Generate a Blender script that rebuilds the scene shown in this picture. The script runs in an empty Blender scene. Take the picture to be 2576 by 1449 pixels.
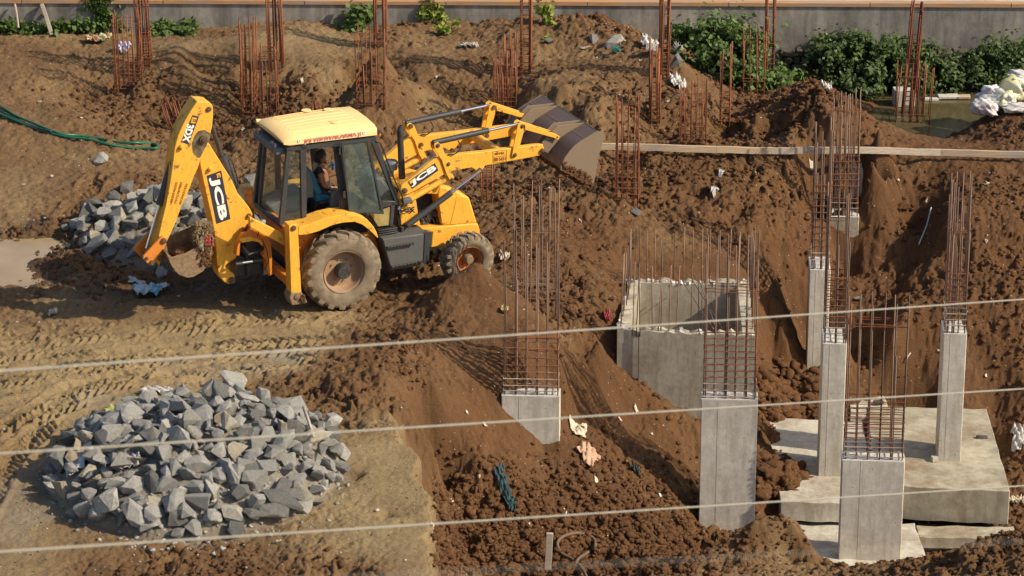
import bpy, bmesh, math, random
import numpy as np
from mathutils import Vector, Matrix, Euler
random.seed(7); rng=np.random.default_rng(7)
sc=bpy.context.scene
C=sc.collection
# ------------------------------------------------------------------ camera, sky, sun, exposure
F=8500.; PITCH=math.radians(21); CH=20.9            # focal length in picture units (2576 wide), pitch, height
cam=bpy.data.cameras.new('camera'); camo=bpy.data.objects.new('camera',cam); C.objects.link(camo)
camo.location=(0,0,CH); camo.rotation_euler=(math.pi/2-PITCH,0,0)
cam.lens=F/2576*36; cam.sensor_width=36; cam.clip_start=.5; cam.clip_end=2000
cam.dof.use_dof=True; cam.dof.focus_distance=57.5; cam.dof.aperture_fstop=4.0
sc.camera=camo
SUN_EL=36; SUN_AZ=17                                  # sun from the right, a little on the camera's side
w=bpy.data.worlds.new('World'); sc.world=w; w.use_nodes=True
nt=w.node_tree; nt.nodes.clear()
sky=nt.nodes.new('ShaderNodeTexSky'); sky.sky_type='NISHITA'; sky.sun_disc=False
sky.sun_elevation=math.radians(SUN_EL); sky.sun_rotation=math.radians(90+SUN_AZ); sky.dust_density=2.0
bg=nt.nodes.new('ShaderNodeBackground'); bg.inputs[1].default_value=.11
ow=nt.nodes.new('ShaderNodeOutputWorld'); nt.links.new(sky.outputs[0],bg.inputs[0]); nt.links.new(bg.outputs[0],ow.inputs[0])
sl=bpy.data.lights.new('sun','SUN'); sl.energy=4.6; sl.angle=math.radians(.55); sl.color=(1,.87,.66)
so=bpy.data.objects.new('sun',sl); C.objects.link(so)
sd=Vector((math.cos(math.radians(SUN_EL))*math.cos(math.radians(SUN_AZ)),-math.cos(math.radians(SUN_EL))*math.sin(math.radians(SUN_AZ)),math.sin(math.radians(SUN_EL))))
so.rotation_euler=sd.to_track_quat('Z','Y').to_euler(); so.location=(20,0,40)
sc.view_settings.view_transform='Standard'; sc.view_settings.look='None'; sc.view_settings.exposure=0.3; sc.view_settings.gamma=1
# ------------------------------------------------------------------ picture <-> world
sp,cp=math.sin(PITCH),math.cos(PITCH)
def ray(px,py):
    u=(px-1288)/F; v=-(py-724.5)/F
    return (u,cp+v*sp,-sp+v*cp)
def W(px,py,z):
    d=ray(px,py); t=(z-CH)/d[2]
    return (d[0]*t,d[1]*t,z)
# ------------------------------------------------------------------ terrain field
# (px,py,z,rough,tint): where the photograph shows a piece of ground, its height, coarseness and soil colour
CP=[
# back terrace along the wall
(-350,85,.6,.3,.35),(0,80,.6,.3,.35),(300,84,.6,.3,.35),(500,95,.7,.3,.3),(600,70,.95,.4,.35),(750,68,.95,.35,.3),(900,80,.7,.4,.35),(1000,62,1.0,.6,.4),
(1120,75,.8,.5,.4),(1300,62,1.1,.7,.45),(1500,58,1.2,.8,.5),(1600,75,1.0,.8,.5),(1690,120,.5,.6,.5),(1800,150,.1,.5,.5),(-350,150,.6,.3,.35),(0,150,.6,.35,.4),
(150,120,.65,.35,.4),(300,130,.7,.25,.3),(450,125,.9,.15,.2),(600,125,.95,.15,.2),(750,120,.9,.15,.2),(850,110,.8,.2,.25),
# left middle
(-350,300,.4,.3,.4),(0,250,.5,.4,.45),(0,400,.2,.3,.35),(0,500,.05,.2,.25),(200,300,.4,.4,.45),(150,200,.5,.45,.45),(250,380,.22,.35,.35),(200,450,.15,.3,.3),(60,560,-.05,.1,.3),(-300,500,.05,.2,.3),
(455,156,.9,.25,.25),(600,158,.9,.3,.3),(470,205,.4,.8,.5),(600,205,.4,.8,.5),(300,235,.15,.8,.6),(350,205,.6,.7,.5),(400,270,.2,.8,.6),(500,300,.1,.7,.5),(250,260,.25,.5,.55),
(400,345,.12,.5,.4),(480,360,.1,.6,.45),(600,340,.1,.7,.5),(400,400,.1,.25,.25),(350,440,.15,.7,.55),(640,250,.3,.8,.5),
(700,150,.85,.3,.3),(800,135,.85,.2,.2),(680,175,.75,.5,.4),(740,200,.7,.7,.5),(800,260,.4,.8,.5),(850,300,.2,.8,.5),(850,170,.8,.2,.25),(880,150,.75,.4,.4),
# cone behind the cab
(957,133,1.75,.3,.55),(955,90,.9,.4,.4),(890,190,.6,.7,.6),(1010,195,.95,.4,.4),(930,280,.2,.6,.5),(1050,270,.55,.5,.35),(1100,150,.85,.25,.3),(1100,230,.6,.5,.4),(1150,330,.3,.8,.5),
(1200,180,.75,.5,.4),(1200,260,.45,.8,.5),(1260,300,.3,.8,.5),(1200,110,.85,.6,.4),(1330,110,.95,.7,.4),
# heap right of the cone
(1345,200,1.2,.5,.4),(1400,225,1.35,.5,.35),(1480,270,1.2,.6,.4),(1350,320,.5,.7,.5),(1420,350,.5,.6,.4),(1500,170,1.15,.6,.4),(1450,120,.9,.8,.4),(1550,120,1.05,.8,.45),(1600,150,1.2,.8,.45),(1640,200,1.1,.6,.5),
(1700,130,1.2,.6,.6),(1720,170,1.1,.6,.6),(1790,215,.6,.6,.7),(1840,240,.2,.6,.7),(1760,270,.8,.6,.6),(1540,240,1.1,.7,.45),(1600,320,.8,.7,.5),(1550,400,.35,.7,.5),(1650,340,.5,.7,.5),(1700,400,.4,.8,.6),(1750,340,.6,.7,.6),
(1830,300,.35,.8,.7),(1830,350,.2,.8,.7),(1900,240,.3,.6,.8),
# heap below the bushes
(2030,192,1.2,.6,.85),(1960,225,.9,.8,.8),(2130,235,1.15,.8,.85),(2195,300,.45,.5,.8),(2100,300,.9,.7,.7),(1900,290,.75,.8,.7),(1920,340,.4,.8,.7),(2010,375,.45,.8,.65),(2200,380,.35,.6,.7),
(2350,345,-.15,.3,.85),(2350,364,-.7,.5,1),(2300,348,-.7,.5,1),(2250,322,-.65,.5,1),(2400,342,-.7,.5,1),(2440,312,-.65,.5,1),(2330,322,-.8,.2,1),(2400,322,-.85,.2,1),(2270,303,-.8,.2,1),(2232,280,-.7,.2,1),(2440,308,-.85,.2,1),(2215,262,-.4,.3,1),(2300,400,.1,.5,.8),(2500,400,.1,.4,.9),(2576,330,.2,.6,.95),(2425,352,-.15,.6,.95),(2800,350,.2,.6,.95),
(2300,250,-.8,.2,1),(2400,260,-.9,.2,1),(2450,240,-.8,.2,1),(2350,300,-.8,.2,1),(2230,235,-.6,.2,1),(2100,190,-.2,.3,1),(2300,205,-.6,.3,1),(2550,215,-.4,.3,1),(1950,170,-.2,.3,1),(2000,150,-.1,.3,1),(2400,215,-.8,.3,1),(2800,220,-.4,.3,1),
(2520,285,.18,.4,1),(2500,268,.12,.4,1),(2560,245,.2,.4,1),(2576,262,.3,.6,1),(2480,300,.1,.7,1),(2800,280,.3,.6,1),
# ground under and round the machine
(300,560,.02,.6,.6),(300,640,0,.4,.55),(560,700,0,.3,.8),(700,740,0,.12,.6),(500,760,0,.15,.5),(870,782,0,.1,.3),(1183,712,.03,.4,.7),(1000,700,0,.6,.8),(1080,760,.05,.9,.9),(700,640,0,.4,.6),(900,560,0,.4,.5),(1100,560,.05,.5,.6),
(1250,620,.1,.7,.7),(1280,560,.2,.8,.7),(600,480,.05,.5,.5),(900,450,.1,.5,.5),(1150,450,.15,.6,.5),(1300,500,.3,.7,.5),(1400,600,.2,.5,.75),(1450,660,.05,.5,.9),(1350,700,.1,.8,.85),(1400,780,-.05,.9,.9),
(480,450,.08,.4,.4),(1400,430,.3,.7,.45),(1480,470,.25,.8,.5),(1350,560,.3,.9,.6),
# puddle, ruts, tyre track plain
(50,660,-.2,.35,.5),(105,610,-.13,.5,.5),(-200,660,-.3,.1,.5),(-30,640,-.26,.15,.5),(10,690,-.24,.15,.5),(110,690,-.0,.3,.5),(70,600,-.08,.6,.6),(160,560,.12,.5,.6),(190,640,.12,.7,.6),(90,572,.06,.5,.6),(20,575,.0,.4,.5),(-100,570,.0,.3,.5),(100,645,.0,.5,.6),(20,745,-.03,.2,.5),(155,690,.1,.4,.5),(100,725,.06,.4,.5),(0,735,.02,.3,.5),(150,730,.02,.2,.45),(330,730,.04,.4,.6),(-200,740,-.02,.2,.5),
(0,800,-.03,.25,.4),(200,795,0,.15,.3),(400,795,0,.08,.2),(600,795,0,.05,.15),(750,810,0,.05,.15),(300,850,-.03,.03,.05),(600,850,-.03,.03,.05),(450,960,-.02,.03,.05),(700,920,-.01,.1,.1),(0,900,-.05,.15,.1),(300,900,-.05,.15,.05),(600,900,-.05,.15,.05),(780,890,-.02,.15,.1),(0,1000,-.05,.2,.15),
(-300,900,-.05,.15,.1),(-300,1100,-.05,.15,.15),(60,1150,-.05,.1,.25),(60,1300,-.05,.05,.2),(80,1430,-.05,.1,.3),(-300,1400,-.05,.1,.3),(900,850,.05,.7,.7),(850,910,.08,.8,.75),(950,900,.1,.8,.8),
(300,1000,0,.1,.1),(490,1160,0,.3,.4),(800,1000,.05,.8,.7),(700,960,.05,.7,.6),(900,1080,.02,.5,.35),(950,1020,.05,.8,.6),(900,1200,0,.15,.2),(980,1300,0,.1,.15),(700,1380,0,.25,.4),(300,1380,0,.4,.5),(600,1440,.05,.8,.8),(900,1440,.02,.7,.7),(350,1440,.0,.8,.8),
# plateau edge
(1000,1060,0,.2,.2),(1012,1110,0,.2,.2),(1040,1180,0,.2,.25),(1066,1250,0,.15,.2),(1070,1320,0,.15,.2),(1074,1400,0,.15,.2),(1074,1470,0,.3,.4),(1070,1560,0,.3,.5),
# cone before the front wheel and the slope under it
(1192,658,.85,.3,.9),(1150,688,.60,.35,.9),(1240,690,.62,.3,.9),(1100,715,.44,.5,.85),(1060,740,.33,.6,.85),(1000,785,.2,.7,.8),(930,830,.12,.7,.75),(1192,760,.38,.2,.95),(1290,800,.2,.25,.95),(1320,870,-.05,.25,.95),(1200,860,-.05,.2,.95),(1100,860,.05,.5,.85),(1060,800,.2,.7,.85),(1300,730,.3,.4,.9),
(1000,950,.0,.8,.8),(1100,950,-.3,.6,.85),(1030,1000,-.25,.7,.8),(1100,1060,-.82,.5,.9),(1200,950,-.47,.2,.95),(1200,1050,-.94,.25,.95),(1290,905,-.26,.25,.95),(1235,1028,-0.915,.12,.95),(1262,1044,-1.028,.12,.95),(1300,1072,-1.228,.12,.95),(1340,1098,-1.414,.12,.95),(1385,1124,-1.601,.12,.95),(1412,1112,-1.515,.12,.95),(1335,960,-.62,.5,.95),
(1400,960,-.75,.3,.95),(1450,1050,-1.4,.5,.95),(1400,880,-.25,.3,.9),(1500,850,-.35,.5,.95),(1480,900,-.75,.2,.95),(1450,800,-.15,.9,.9),
(1200,1150,-1.4,.6,.95),(1100,1200,-1.75,.8,.9),(1160,1260,-1.95,.9,.9),(1300,1200,-1.75,.7,.95),(1150,1350,-2.35,1,.85),(1300,1350,-2.5,1,.85),(1500,1350,-2.7,1,.9),(1150,1449,-2.5,1,.8),(1400,1449,-2.75,1,.85),(1150,1560,-2.5,.9,.8),(1400,1560,-2.7,.8,.8),
# ridge against the shaft
(1552,893,-.9,.5,.95),(1650,958,-1.32,.6,.95),(1750,1022,-1.75,.6,.95),(1550,1000,-1.35,.2,1),(1650,1080,-1.9,.2,1),(1760,1130,-2.3,.3,1),(1500,1100,-1.65,.5,.95),(1600,1200,-2.15,.7,.95),(1500,1250,-2.2,.9,.95),(1700,1230,-2.55,.6,1),
(1755,1265,-2.85,.6,1),(1700,1330,-2.95,.9,.9),(1830,1345,-3.15,.8,.9),(1600,1300,-2.6,.9,.9),
(1500,700,-.1,.8,.8),(1540,790,-.35,.9,.9),(1600,690,-.42,.3,.9),(1700,695,-.5,.3,.9),(1850,695,-.7,.4,.9),(1620,600,-.05,.3,.7),(1500,560,.1,.6,.8),(1700,600,-.2,.4,.6),(1850,620,-.45,.6,.9),(1900,740,-1.15,.8,.95),(1925,850,-1.9,.8,.95),
(1600,500,.1,.7,.6),(1750,480,.1,.8,.8),(1850,450,.15,.9,.8),(1650,440,.3,.8,.6),(1900,540,-.2,1,.85),(1750,540,-.05,.8,.8),
# right hillside
(1980,440,.1,.9,.75),(2000,520,-.25,1,.8),(1990,620,-.75,1,.85),(1960,720,-1.2,.9,.95),(1960,820,-1.75,.9,.95),(1950,920,-2.45,1,1),(2120,440,-.1,.7,.8),(2120,520,-.45,.9,.9),(2075,596,-1.3,.6,.95),(2175,600,-1.4,.8,.95),(2125,628,-1.5,.3,.95),(2125,665,-1.5,.5,.95),(2050,570,-.55,.9,.95),(2215,575,-1.12,.9,.95),(2120,740,-1.65,.7,.95),(2130,860,-2.1,.8,.95),
(2200,430,.05,.6,.85),(2235,400,.08,.8,.9),(2240,440,-.1,.9,.95),(2230,485,-.38,1,1),(2180,450,-.05,.8,.9),(2280,560,-.9,.9,1),(2300,650,-1.2,.8,1),(2280,760,-1.5,.6,.95),(2250,880,-2.2,.6,.95),(2400,430,0,.4,.9),(2400,520,-.2,.7,.95),(2400,620,-.8,.7,.95),(2400,720,-1.25,.7,.95),(2420,850,-2.0,.7,.95),(2400,950,-2.6,.6,.95),
(2560,430,.0,.5,.95),(2560,520,-.25,.8,.95),(2560,650,-.9,.8,.95),(2560,800,-1.7,.8,.95),(2560,930,-2.5,.7,.9),(2800,430,0,.5,.9),(2800,650,-.9,.8,.9),(2800,930,-2.5,.6,.9),
# pit floor
(2060,975,-3.3,.5,.9),(1960,1000,-2.75,1,1),(1930,1040,-2.95,1,1),(2020,1050,-3.25,.9,1),(2150,960,-2.95,.6,.9),(2250,990,-3.0,.6,.85),(2500,1010,-3.05,.6,.9),(2576,1100,-3.4,.5,.9),(2350,1100,-3.7,.3,.9),(2200,1150,-3.7,.3,.9),
(1930,1150,-2.95,1,1),(1960,1195,-2.85,1,1),(2040,1180,-3.2,1,1),(1900,1260,-3.1,.8,1),(2200,1300,-3.75,.3,.9),(2576,1300,-3.7,.5,.8),(2400,1340,-3.72,.4,.8),(2800,1100,-3.4,.5,.9),(2800,1330,-3.7,.5,.9),(1960,1330,-3.7,.4,.9),
# near heaps at the lower right
(1700,1420,-2.45,.8,.75),(1800,1372,-2.55,.9,.75),(1955,1288,-1.92,.35,.4),(2005,1305,-2.0,.35,.4),(1900,1305,-2.0,.35,.45),(1900,1340,-2.15,.5,.65),(2010,1345,-2.2,.5,.65),(1990,1380,-2.4,.5,.35),(2100,1412,-2.5,.6,.4),(2250,1400,-2.4,.7,.55),(2400,1380,-2.1,.8,.6),(2520,1348,-1.8,.9,.8),(2700,1320,-1.6,.9,.8),
(1600,1449,-2.7,.8,.8),(1800,1449,-2.25,.6,.5),(2000,1470,-2.2,.5,.35),(2200,1470,-2.2,.6,.5),(2400,1470,-1.9,.8,.7),(2600,1470,-1.6,.8,.7),(1800,1600,-2.0,.6,.7),(2200,1600,-1.9,.6,.7),(2700,1600,-1.6,.6,.7),
(300,1560,0,.4,.6),(-300,1560,0,.3,.5),(800,1560,0,.4,.6),
]
pts=[];vals=[]
for p in CP:
    q=W(p[0],p[1],p[2]); pts.append(q[:2]); vals.append((p[2],p[3],p[4]))
_E=[W(px,py,0) for px,py in [(1000,1060),(1012,1110),(1040,1180),(1066,1250),(1070,1320),(1074,1400),(1074,1470),(1070,1560)]]
for i in range(len(_E)-1):                             # rim and foot of the plateau's cut bank
    for f in (0,.25,.5,.75):
        x=_E[i][0]*(1-f)+_E[i+1][0]*f; y=_E[i][1]*(1-f)+_E[i+1][1]*f
        pts.append((x+.34,y)); vals.append((-2.35 if i>1 else -1.3-.5*(i+f),.8,.8))
        if f: pts.append((x,y)); vals.append((0,.15,.2))
for (px,py,z) in [(1000,1060,-1.2),(1015,1030,-.8)]:
    q=W(px,py,0); pts.append((q[0]+.45,q[1]+.3)); vals.append((z,.8,.85))
q=W(1960,1300,-2.35)
for (px,py,z) in [(1800,1372,-2.55),(1930,1330,-2.35),(2100,1412,-2.5),(2250,1400,-2.4),(2400,1380,-2.1),(2520,1348,-1.8),(2700,1320,-1.6)]:  # far side of the near heaps
    q=W(px,py,z); pts.append((q[0],q[1]+1.1)); vals.append((-3.5,.6,.9))
pts=np.array(pts); vals=np.array(vals); N=len(pts)
def kern(r): return np.sqrt(r*r+.02)
D=kern(np.hypot(pts[:,None,0]-pts[None,:,0],pts[:,None,1]-pts[None,:,1]))
A=np.zeros((N+3,N+3)); A[:N,:N]=D-np.eye(N)*.002; A[:N,N]=1; A[:N,N+1:]=pts; A[N,:N]=1; A[N+1:,:N]=pts.T
sol=np.linalg.solve(A,np.vstack([vals,np.zeros((3,3))]))
sol32=sol.astype(np.float32)
def field(x,y):
    x=np.asarray(x,np.float32).ravel(); y=np.asarray(y,np.float32).ravel(); out=np.empty((len(x),3),np.float32)
    for i in range(0,len(x),20000):
        a=x[i:i+20000]; b=y[i:i+20000]
        r=np.sqrt((a[:,None]-pts[None,:,0].astype(np.float32))**2+(b[:,None]-pts[None,:,1].astype(np.float32))**2+np.float32(.02))
        out[i:i+20000]=r@sol32[:N]+sol32[N]+a[:,None]*sol32[N+1]+b[:,None]*sol32[N+2]
    return out
def vnoise(x,y,s,seed):
    r=np.random.default_rng(seed); L=r.random((257,257)).astype(np.float32)
    x=x/s+1000.3; y=y/s+1000.7; xi=np.floor(x).astype(int); yi=np.floor(y).astype(int); fx=x-xi; fy=y-yi
    fx=fx*fx*(3-2*fx); fy=fy*fy*(3-2*fy); a=xi%256; b=yi%256
    return (L[a,b]*(1-fx)+L[a+1,b]*fx)*(1-fy)+(L[a,b+1]*(1-fx)+L[a+1,b+1]*fx)*fy-.5
def fbm(x,y,s,n,seed,g=.5):
    o=0;a=1
    for i in range(n): o=o+a*vnoise(x+i*3.1,y-i*1.7,s,seed+i); s*=.5; a*=g
    return o
def clods(x,y,cell,seed,keep=.75):
    r=np.random.default_rng(seed); M=256
    ox=r.random((M,M)); oy=r.random((M,M)); rad=r.random((M,M))*.42+.28; on=r.random((M,M))<keep; hh=r.random((M,M))*.6+.5
    gx=x/cell+500; gy=y/cell+500; xi=np.floor(gx).astype(int); yi=np.floor(gy).astype(int)
    best=np.zeros_like(x)
    for dx in (-1,0,1):
        for dy in (-1,0,1):
            a=(xi+dx)%M; b=(yi+dy)%M
            d2=(xi+dx+ox[a,b]-gx)**2+(yi+dy+oy[a,b]-gy)**2
            h=np.sqrt(np.maximum(0,1-d2/rad[a,b]**2))*rad[a,b]*hh[a,b]*on[a,b]
            best=np.maximum(best,h)
    return best*cell
ROCK1=(W(493,1182,0),2.2,2.45,1.05); ROCK2=(W(430,585,0),1.75,1.7,.85)      # centre, half width, half depth, height
def dome(x,y,R):
    c,a,b,h=R; s=1-((x-c[0])/a)**2-((y-c[1])/b)**2
    return h*np.clip(s,0,1)**.75
def trackline(pl):
    P=[W(px,py,0)[:2] for px,py in pl]; out=[]
    for i in range(len(P)-1):
        for t in np.linspace(0,1,9)[:-1]: out.append((P[i][0]*(1-t)+P[i+1][0]*t,P[i][1]*(1-t)+P[i+1][1]*t))
    out.append(P[-1]); return np.array(out)
TRACKS=[trackline(t) for t in [
 [(-300,905),(0,885),(300,850),(560,815),(760,800)],[(-300,960),(0,925),(300,905),(600,880),(820,870)],[(-200,1060),(100,990),(300,945),(560,925),(760,915)],
 [(-300,850),(0,840),(250,812),(420,800),(560,795)],[(0,1200),(60,1080),(180,990),(330,960)],[(-100,1100),(100,1040),(250,1000)],
 [(120,640),(170,570),(190,520),(240,470)],[(-300,885),(0,862),(300,832),(560,803),(700,795)],[(-300,935),(0,905),(300,880),(600,858),(820,850)],[(-300,1010),(0,955),(200,925),(400,905)],[(-200,1160),(30,1060),(150,985),(260,955)],[(420,940),(600,905),(800,893)],[(-60,1300),(20,1150),(120,1060)]]]
SHQ=[W(1556,828,-.4)[:2],W(1896,844,-.4)[:2],W(1881,718,-.4)[:2],W(1586,714,-.4)[:2]]
def inquad(x,y,Q):
    m=np.ones(x.shape,bool)
    for i in range(4):
        a,b=Q[i],Q[(i+1)%4]; m&=((b[0]-a[0])*(y-a[1])-(b[1]-a[1])*(x-a[0])>(.14,.14,-.2,.14)[i])
    return m
EDGE=np.array([W(px,py,0)[:2] for px,py in [(1000,1060),(1012,1110),(1040,1180),(1066,1250),(1070,1320),(1074,1400),(1074,1470),(1070,1560)]])[::-1]
def edged(x,y): return x-np.interp(y,EDGE[:,1],EDGE[:,0])+.34*vnoise(x,y,.7,120)+.16*vnoise(x,y,.2,121)+.06*vnoise(x,y,.07,122)
def edgewarp(x,y,wx):
    d=edged(x,y)
    dn=np.where(d<0,np.minimum(d,-.32),np.where(d<.17,-.32+d/.17*.70,np.maximum(d,.38)))
    k=np.clip((EDGE[-1,1]+.15-y)/.5,0,1); return wx+(dn-d)*k*(np.abs(d)<.6)
def surface(x,y):
    x=np.asarray(x,np.float64); y=np.asarray(y,np.float64); shp=x.shape; x=x.ravel(); y=y.ravel()
    wx=x+.10*vnoise(x,y,.8,90)+.05*vnoise(x,y,.22,93); wy=y+.10*vnoise(x,y,.8,91)+.05*vnoise(x,y,.22,94)
    wx=edgewarp(x,y,wx); f=field(wx,wy); z=f[:,0].astype(np.float64); r=np.clip(f[:,1],0,1); t=np.clip(f[:,2],0,1)
    d=edged(x,y); lo=y<EDGE[-1,1]+.1; pl=(d<-.02)&lo; z[pl]=.08*np.tanh(z[pl]/.08)
    nr=(d>=-.02)&(d<1.)&lo; z[nr]=np.minimum(z[nr],.0-np.clip((d[nr]-.05)*2.2,0,.6))
    r=np.clip(r+.5*fbm(x,y,2.2,3,20)*(.3+r),0,1.1)
    z+= .22*fbm(x,y,1.7,3,1)*(.05+r)-.115*r-.01; r=r*.86
    wx=x+.07*vnoise(x,y,.15,95)+.035*vnoise(x,y,.06,97); wy=y+.07*vnoise(x,y,.15,96)+.035*vnoise(x,y,.06,98)
    ax=wx+.12*vnoise(x,y,.3,101)+.03*vnoise(x,y,.04,103); ay=wy+.12*vnoise(x,y,.3,102)+.03*vnoise(x,y,.04,104)
    z+= r*(.55*clods(ax,ay,.5,5,.3)+.6*clods(ax+3,ay,.24,6,.45))+(.02+.98*r)*.75*clods(wx,wy+3,.12,7,.55)+(.05+.85*r)*.75*clods(wx+1,wy,.062,8,.5)
    rg=np.abs(fbm(x,y,.55,4,44,.55)); z-= r*.16*np.clip(.16-rg,0,1)/.16*np.clip(.5+2*vnoise(x,y,1.3,45),0,1)
    z+= (.017+.08*r)*fbm(x,y,.13,3,40,.8)
    # rock heaps rest on low cores of soil
    for R in (ROCK1,ROCK2): z+= .72*dome(x,y,R)
    m=inquad(x,y,SHQ); z[m]=np.minimum(z[m],-3.0)
    cr=np.zeros_like(z)
    for k,P in enumerate(TRACKS):
        m=(x>P[:,0].min()-.6)&(x<P[:,0].max()+.6)&(y>P[:,1].min()-.6)&(y<P[:,1].max()+.6)
        if not m.any(): continue
        xm=x[m];ym=y[m]; best=np.full(len(xm),9.); s=np.zeros(len(xm)); sd_=np.zeros(len(xm)); acc=0
        for i in range(len(P)-1):
            a=P[i]; d=P[i+1]-a; L=math.hypot(*d); u=d/L
            tt=np.clip((xm-a[0])*u[0]+(ym-a[1])*u[1],0,L); qx=xm-a[0]-tt*u[0]; qy=ym-a[1]-tt*u[1]; dd=np.hypot(qx,qy)
            b=dd<best; best[b]=dd[b]; s[b]=(acc+tt)[b]; sd_[b]=(u[0]*qy-u[1]*qx)[b]; acc+=L
        band=np.clip((.24-best)/.05,0,1)
        ph=(s+np.abs(sd_)*.9)/.155+ (sd_>0)*.5 +.25*vnoise(xm,ym,.3,60+k)
        tooth=np.clip(np.abs((ph%1)-.5)*5-.9,0,1)*np.clip(.35+vnoise(xm,ym,.7,70+k)*2.6+vnoise(xm,ym,.16,170+k)*2.2,0,1)
        z[m]+= band*(-.03+.062*tooth)+.045*np.exp(-((best-.28)/.05)**2)*np.clip(.5+vnoise(xm,ym,.5,80+k)*2,0,1)
    return z.reshape(shp),r.reshape(shp),t.reshape(shp)
# world grid of the ground; finer where the photograph is near
YW=W(1288,90,.5)[1]                                    # plane of the boundary wall
nu,nv=1150,1120
U=np.linspace(-.215,.215,nu); V=np.concatenate([np.linspace(40,43,30)[:-1],np.linspace(43,YW+.3,nv-29)])
GX=(U[None,:]*(V[:,None])); GY=np.repeat(V[:,None],nu,1)
GZ,GR,GT=surface(GX,GY)
def zat(x,y):
    """height of the finished ground"""
    j=int(np.clip(np.searchsorted(V,y),1,len(V)-1)); tv=(y-V[j-1])/(V[j]-V[j-1]); tv=min(max(tv,0),1)
    def row(k):
        fx=(x/V[k]-U[0])/(U[1]-U[0]); i=int(min(max(fx,0),nu-2)); f=min(max(fx-i,0),1); return GZ[k,i]*(1-f)+GZ[k,i+1]*f
    return float(row(j-1)*(1-tv)+row(j)*tv)
def hit(px,py):
    d=ray(px,py); last=None
    for t in np.arange(42,76,.06):
        x,y,z=d[0]*t,d[1]*t,CH+d[2]*t
        if z<zat(x,y) or y>YW-.12: return Vector((x,y,max(z,zat(x,y))))
    return Vector((x,y,z))
# ------------------------------------------------------------------ materials
def newmat(name,rough=.8,metal=0.,spec=None):
    m=bpy.data.materials.new(name); m.use_nodes=True; n=m.node_tree; b=n.nodes['Principled BSDF']
    b.inputs['Roughness'].default_value=rough; b.inputs['Metallic'].default_value=metal
    if spec is not None: b.inputs['Specular IOR Level'].default_value=spec
    return m,n,b
def nd(n,t,**k):
    o=n.nodes.new('ShaderNode'+t)
    for a,b in k.items(): setattr(o,a,b)
    return o
def noise(n,scale,detail=5,rough=.6,coord='Object',vec=None):
    t=nd(n,'TexNoise'); t.inputs['Scale'].default_value=scale; t.inputs['Detail'].default_value=detail; t.inputs['Roughness'].default_value=rough
    if vec is None:
        c=nd(n,'TexCoord'); vec=c.outputs[coord]
    n.links.new(vec,t.inputs['Vector']); return t.outputs['Fac']
def ramp(n,fac,stops):
    r=nd(n,'ValToRGB'); e=r.color_ramp.elements
    while len(e)>1: e.remove(e[0])
    e[0].position=stops[0][0]; e[0].color=tuple(stops[0][1])+(1,) if len(stops[0][1])==3 else stops[0][1]
    for p,c in stops[1:]:
        q=e.new(p); q.color=tuple(c)+(1,)
    n.links.new(fac,r.inputs[0]); return r.outputs[0]
def mix(n,fac,a,b,mode='MIX'):
    m=nd(n,'MixRGB',blend_type=mode)
    for i,v in ((0,fac),(1,a),(2,b)):
        if hasattr(v,'is_linked'): n.links.new(v,m.inputs[i])
        elif i==0: m.inputs[0].default_value=v
        else: m.inputs[i].default_value=tuple(v)+(1,)
    return m.outputs[0]
def bump(n,b,h,strength,dist):
    u=nd(n,'Bump'); u.inputs['Strength'].default_value=strength; u.inputs['Distance'].default_value=dist
    n.links.new(h,u.inputs['Height']); n.links.new(u.outputs[0],b.inputs['Normal'])
TAN=(.37,.282,.152); RED=(.138,.064,.027)
def soil(name,attr=True,tint=.9):
    m,n,b=newmat(name,.92,0,.25)
    fine=noise(n,9,6,.7); big=noise(n,.9,4,.6); gr=noise(n,55,3,.7)
    if attr:
        a=nd(n,'Attribute',attribute_name='soil'); s=nd(n,'SeparateColor'); n.links.new(a.outputs['Color'],s.inputs[0])
        f=nd(n,'MixRGB'); f.inputs[0].default_value=.28; n.links.new(s.outputs[0],f.inputs[1]); n.links.new(fine,f.inputs[2])
        base=ramp(n,f.outputs[0],[(.08,TAN),(.48,(.215,.130,.063)),(.95,RED)])
    else:
        base=mix(n,.5,TAN,RED); base=ramp(n,fine,[(.3,RED),(.75,(.19,.098,.045))])
    c=mix(n,.75,base,ramp(n,big,[(.3,(.72,.68,.66)),(.7,(1.12,1.12,1.1))]),'MULTIPLY')
    c=mix(n,.8,c,ramp(n,gr,[(.3,(.62,.6,.58)),(.65,(1.2,1.2,1.2))]),'MULTIPLY')
    v=nd(n,'TexVoronoi'); v.inputs['Scale'].default_value=14; tc=nd(n,'TexCoord'); n.links.new(tc.outputs['Object'],v.inputs['Vector'])
    sel=nd(n,'Math',operation='LESS_THAN'); sel.inputs[1].default_value=.13; n.links.new(v.outputs['Distance'],sel.inputs[0])
    sx=nd(n,'SeparateColor'); n.links.new(v.outputs['Color'],sx.inputs[0]); s2=nd(n,'Math',operation='GREATER_THAN'); s2.inputs[1].default_value=.86; n.links.new(sx.outputs[0],s2.inputs[0])
    mm=nd(n,'Math',operation='MULTIPLY'); n.links.new(sel.outputs[0],mm.inputs[0]); n.links.new(s2.outputs[0],mm.inputs[1])
    c=mix(n,mm.outputs[0],c,(.5,.45,.38))
    if attr:   # grey stone dust lies in drifts; wet mud is darker
        g=mix(n,s.outputs[2],c,(.30,.28,.245)); c=g
        c2=mix(n,s.outputs[1],c,(.075,.045,.025)); c=c2
        rr=nd(n,'MapRange'); rr.inputs[3].default_value=.92; rr.inputs[4].default_value=.45; n.links.new(s.outputs[1],rr.inputs[0]); n.links.new(rr.outputs[0],b.inputs['Roughness'])
    n.links.new(c,b.inputs['Base Color'])
    bump(n,b,noise(n,30,8,.8),1.,.045)
    return m
M_soil=soil('soil'); M_clod=soil('clod',False)
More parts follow.
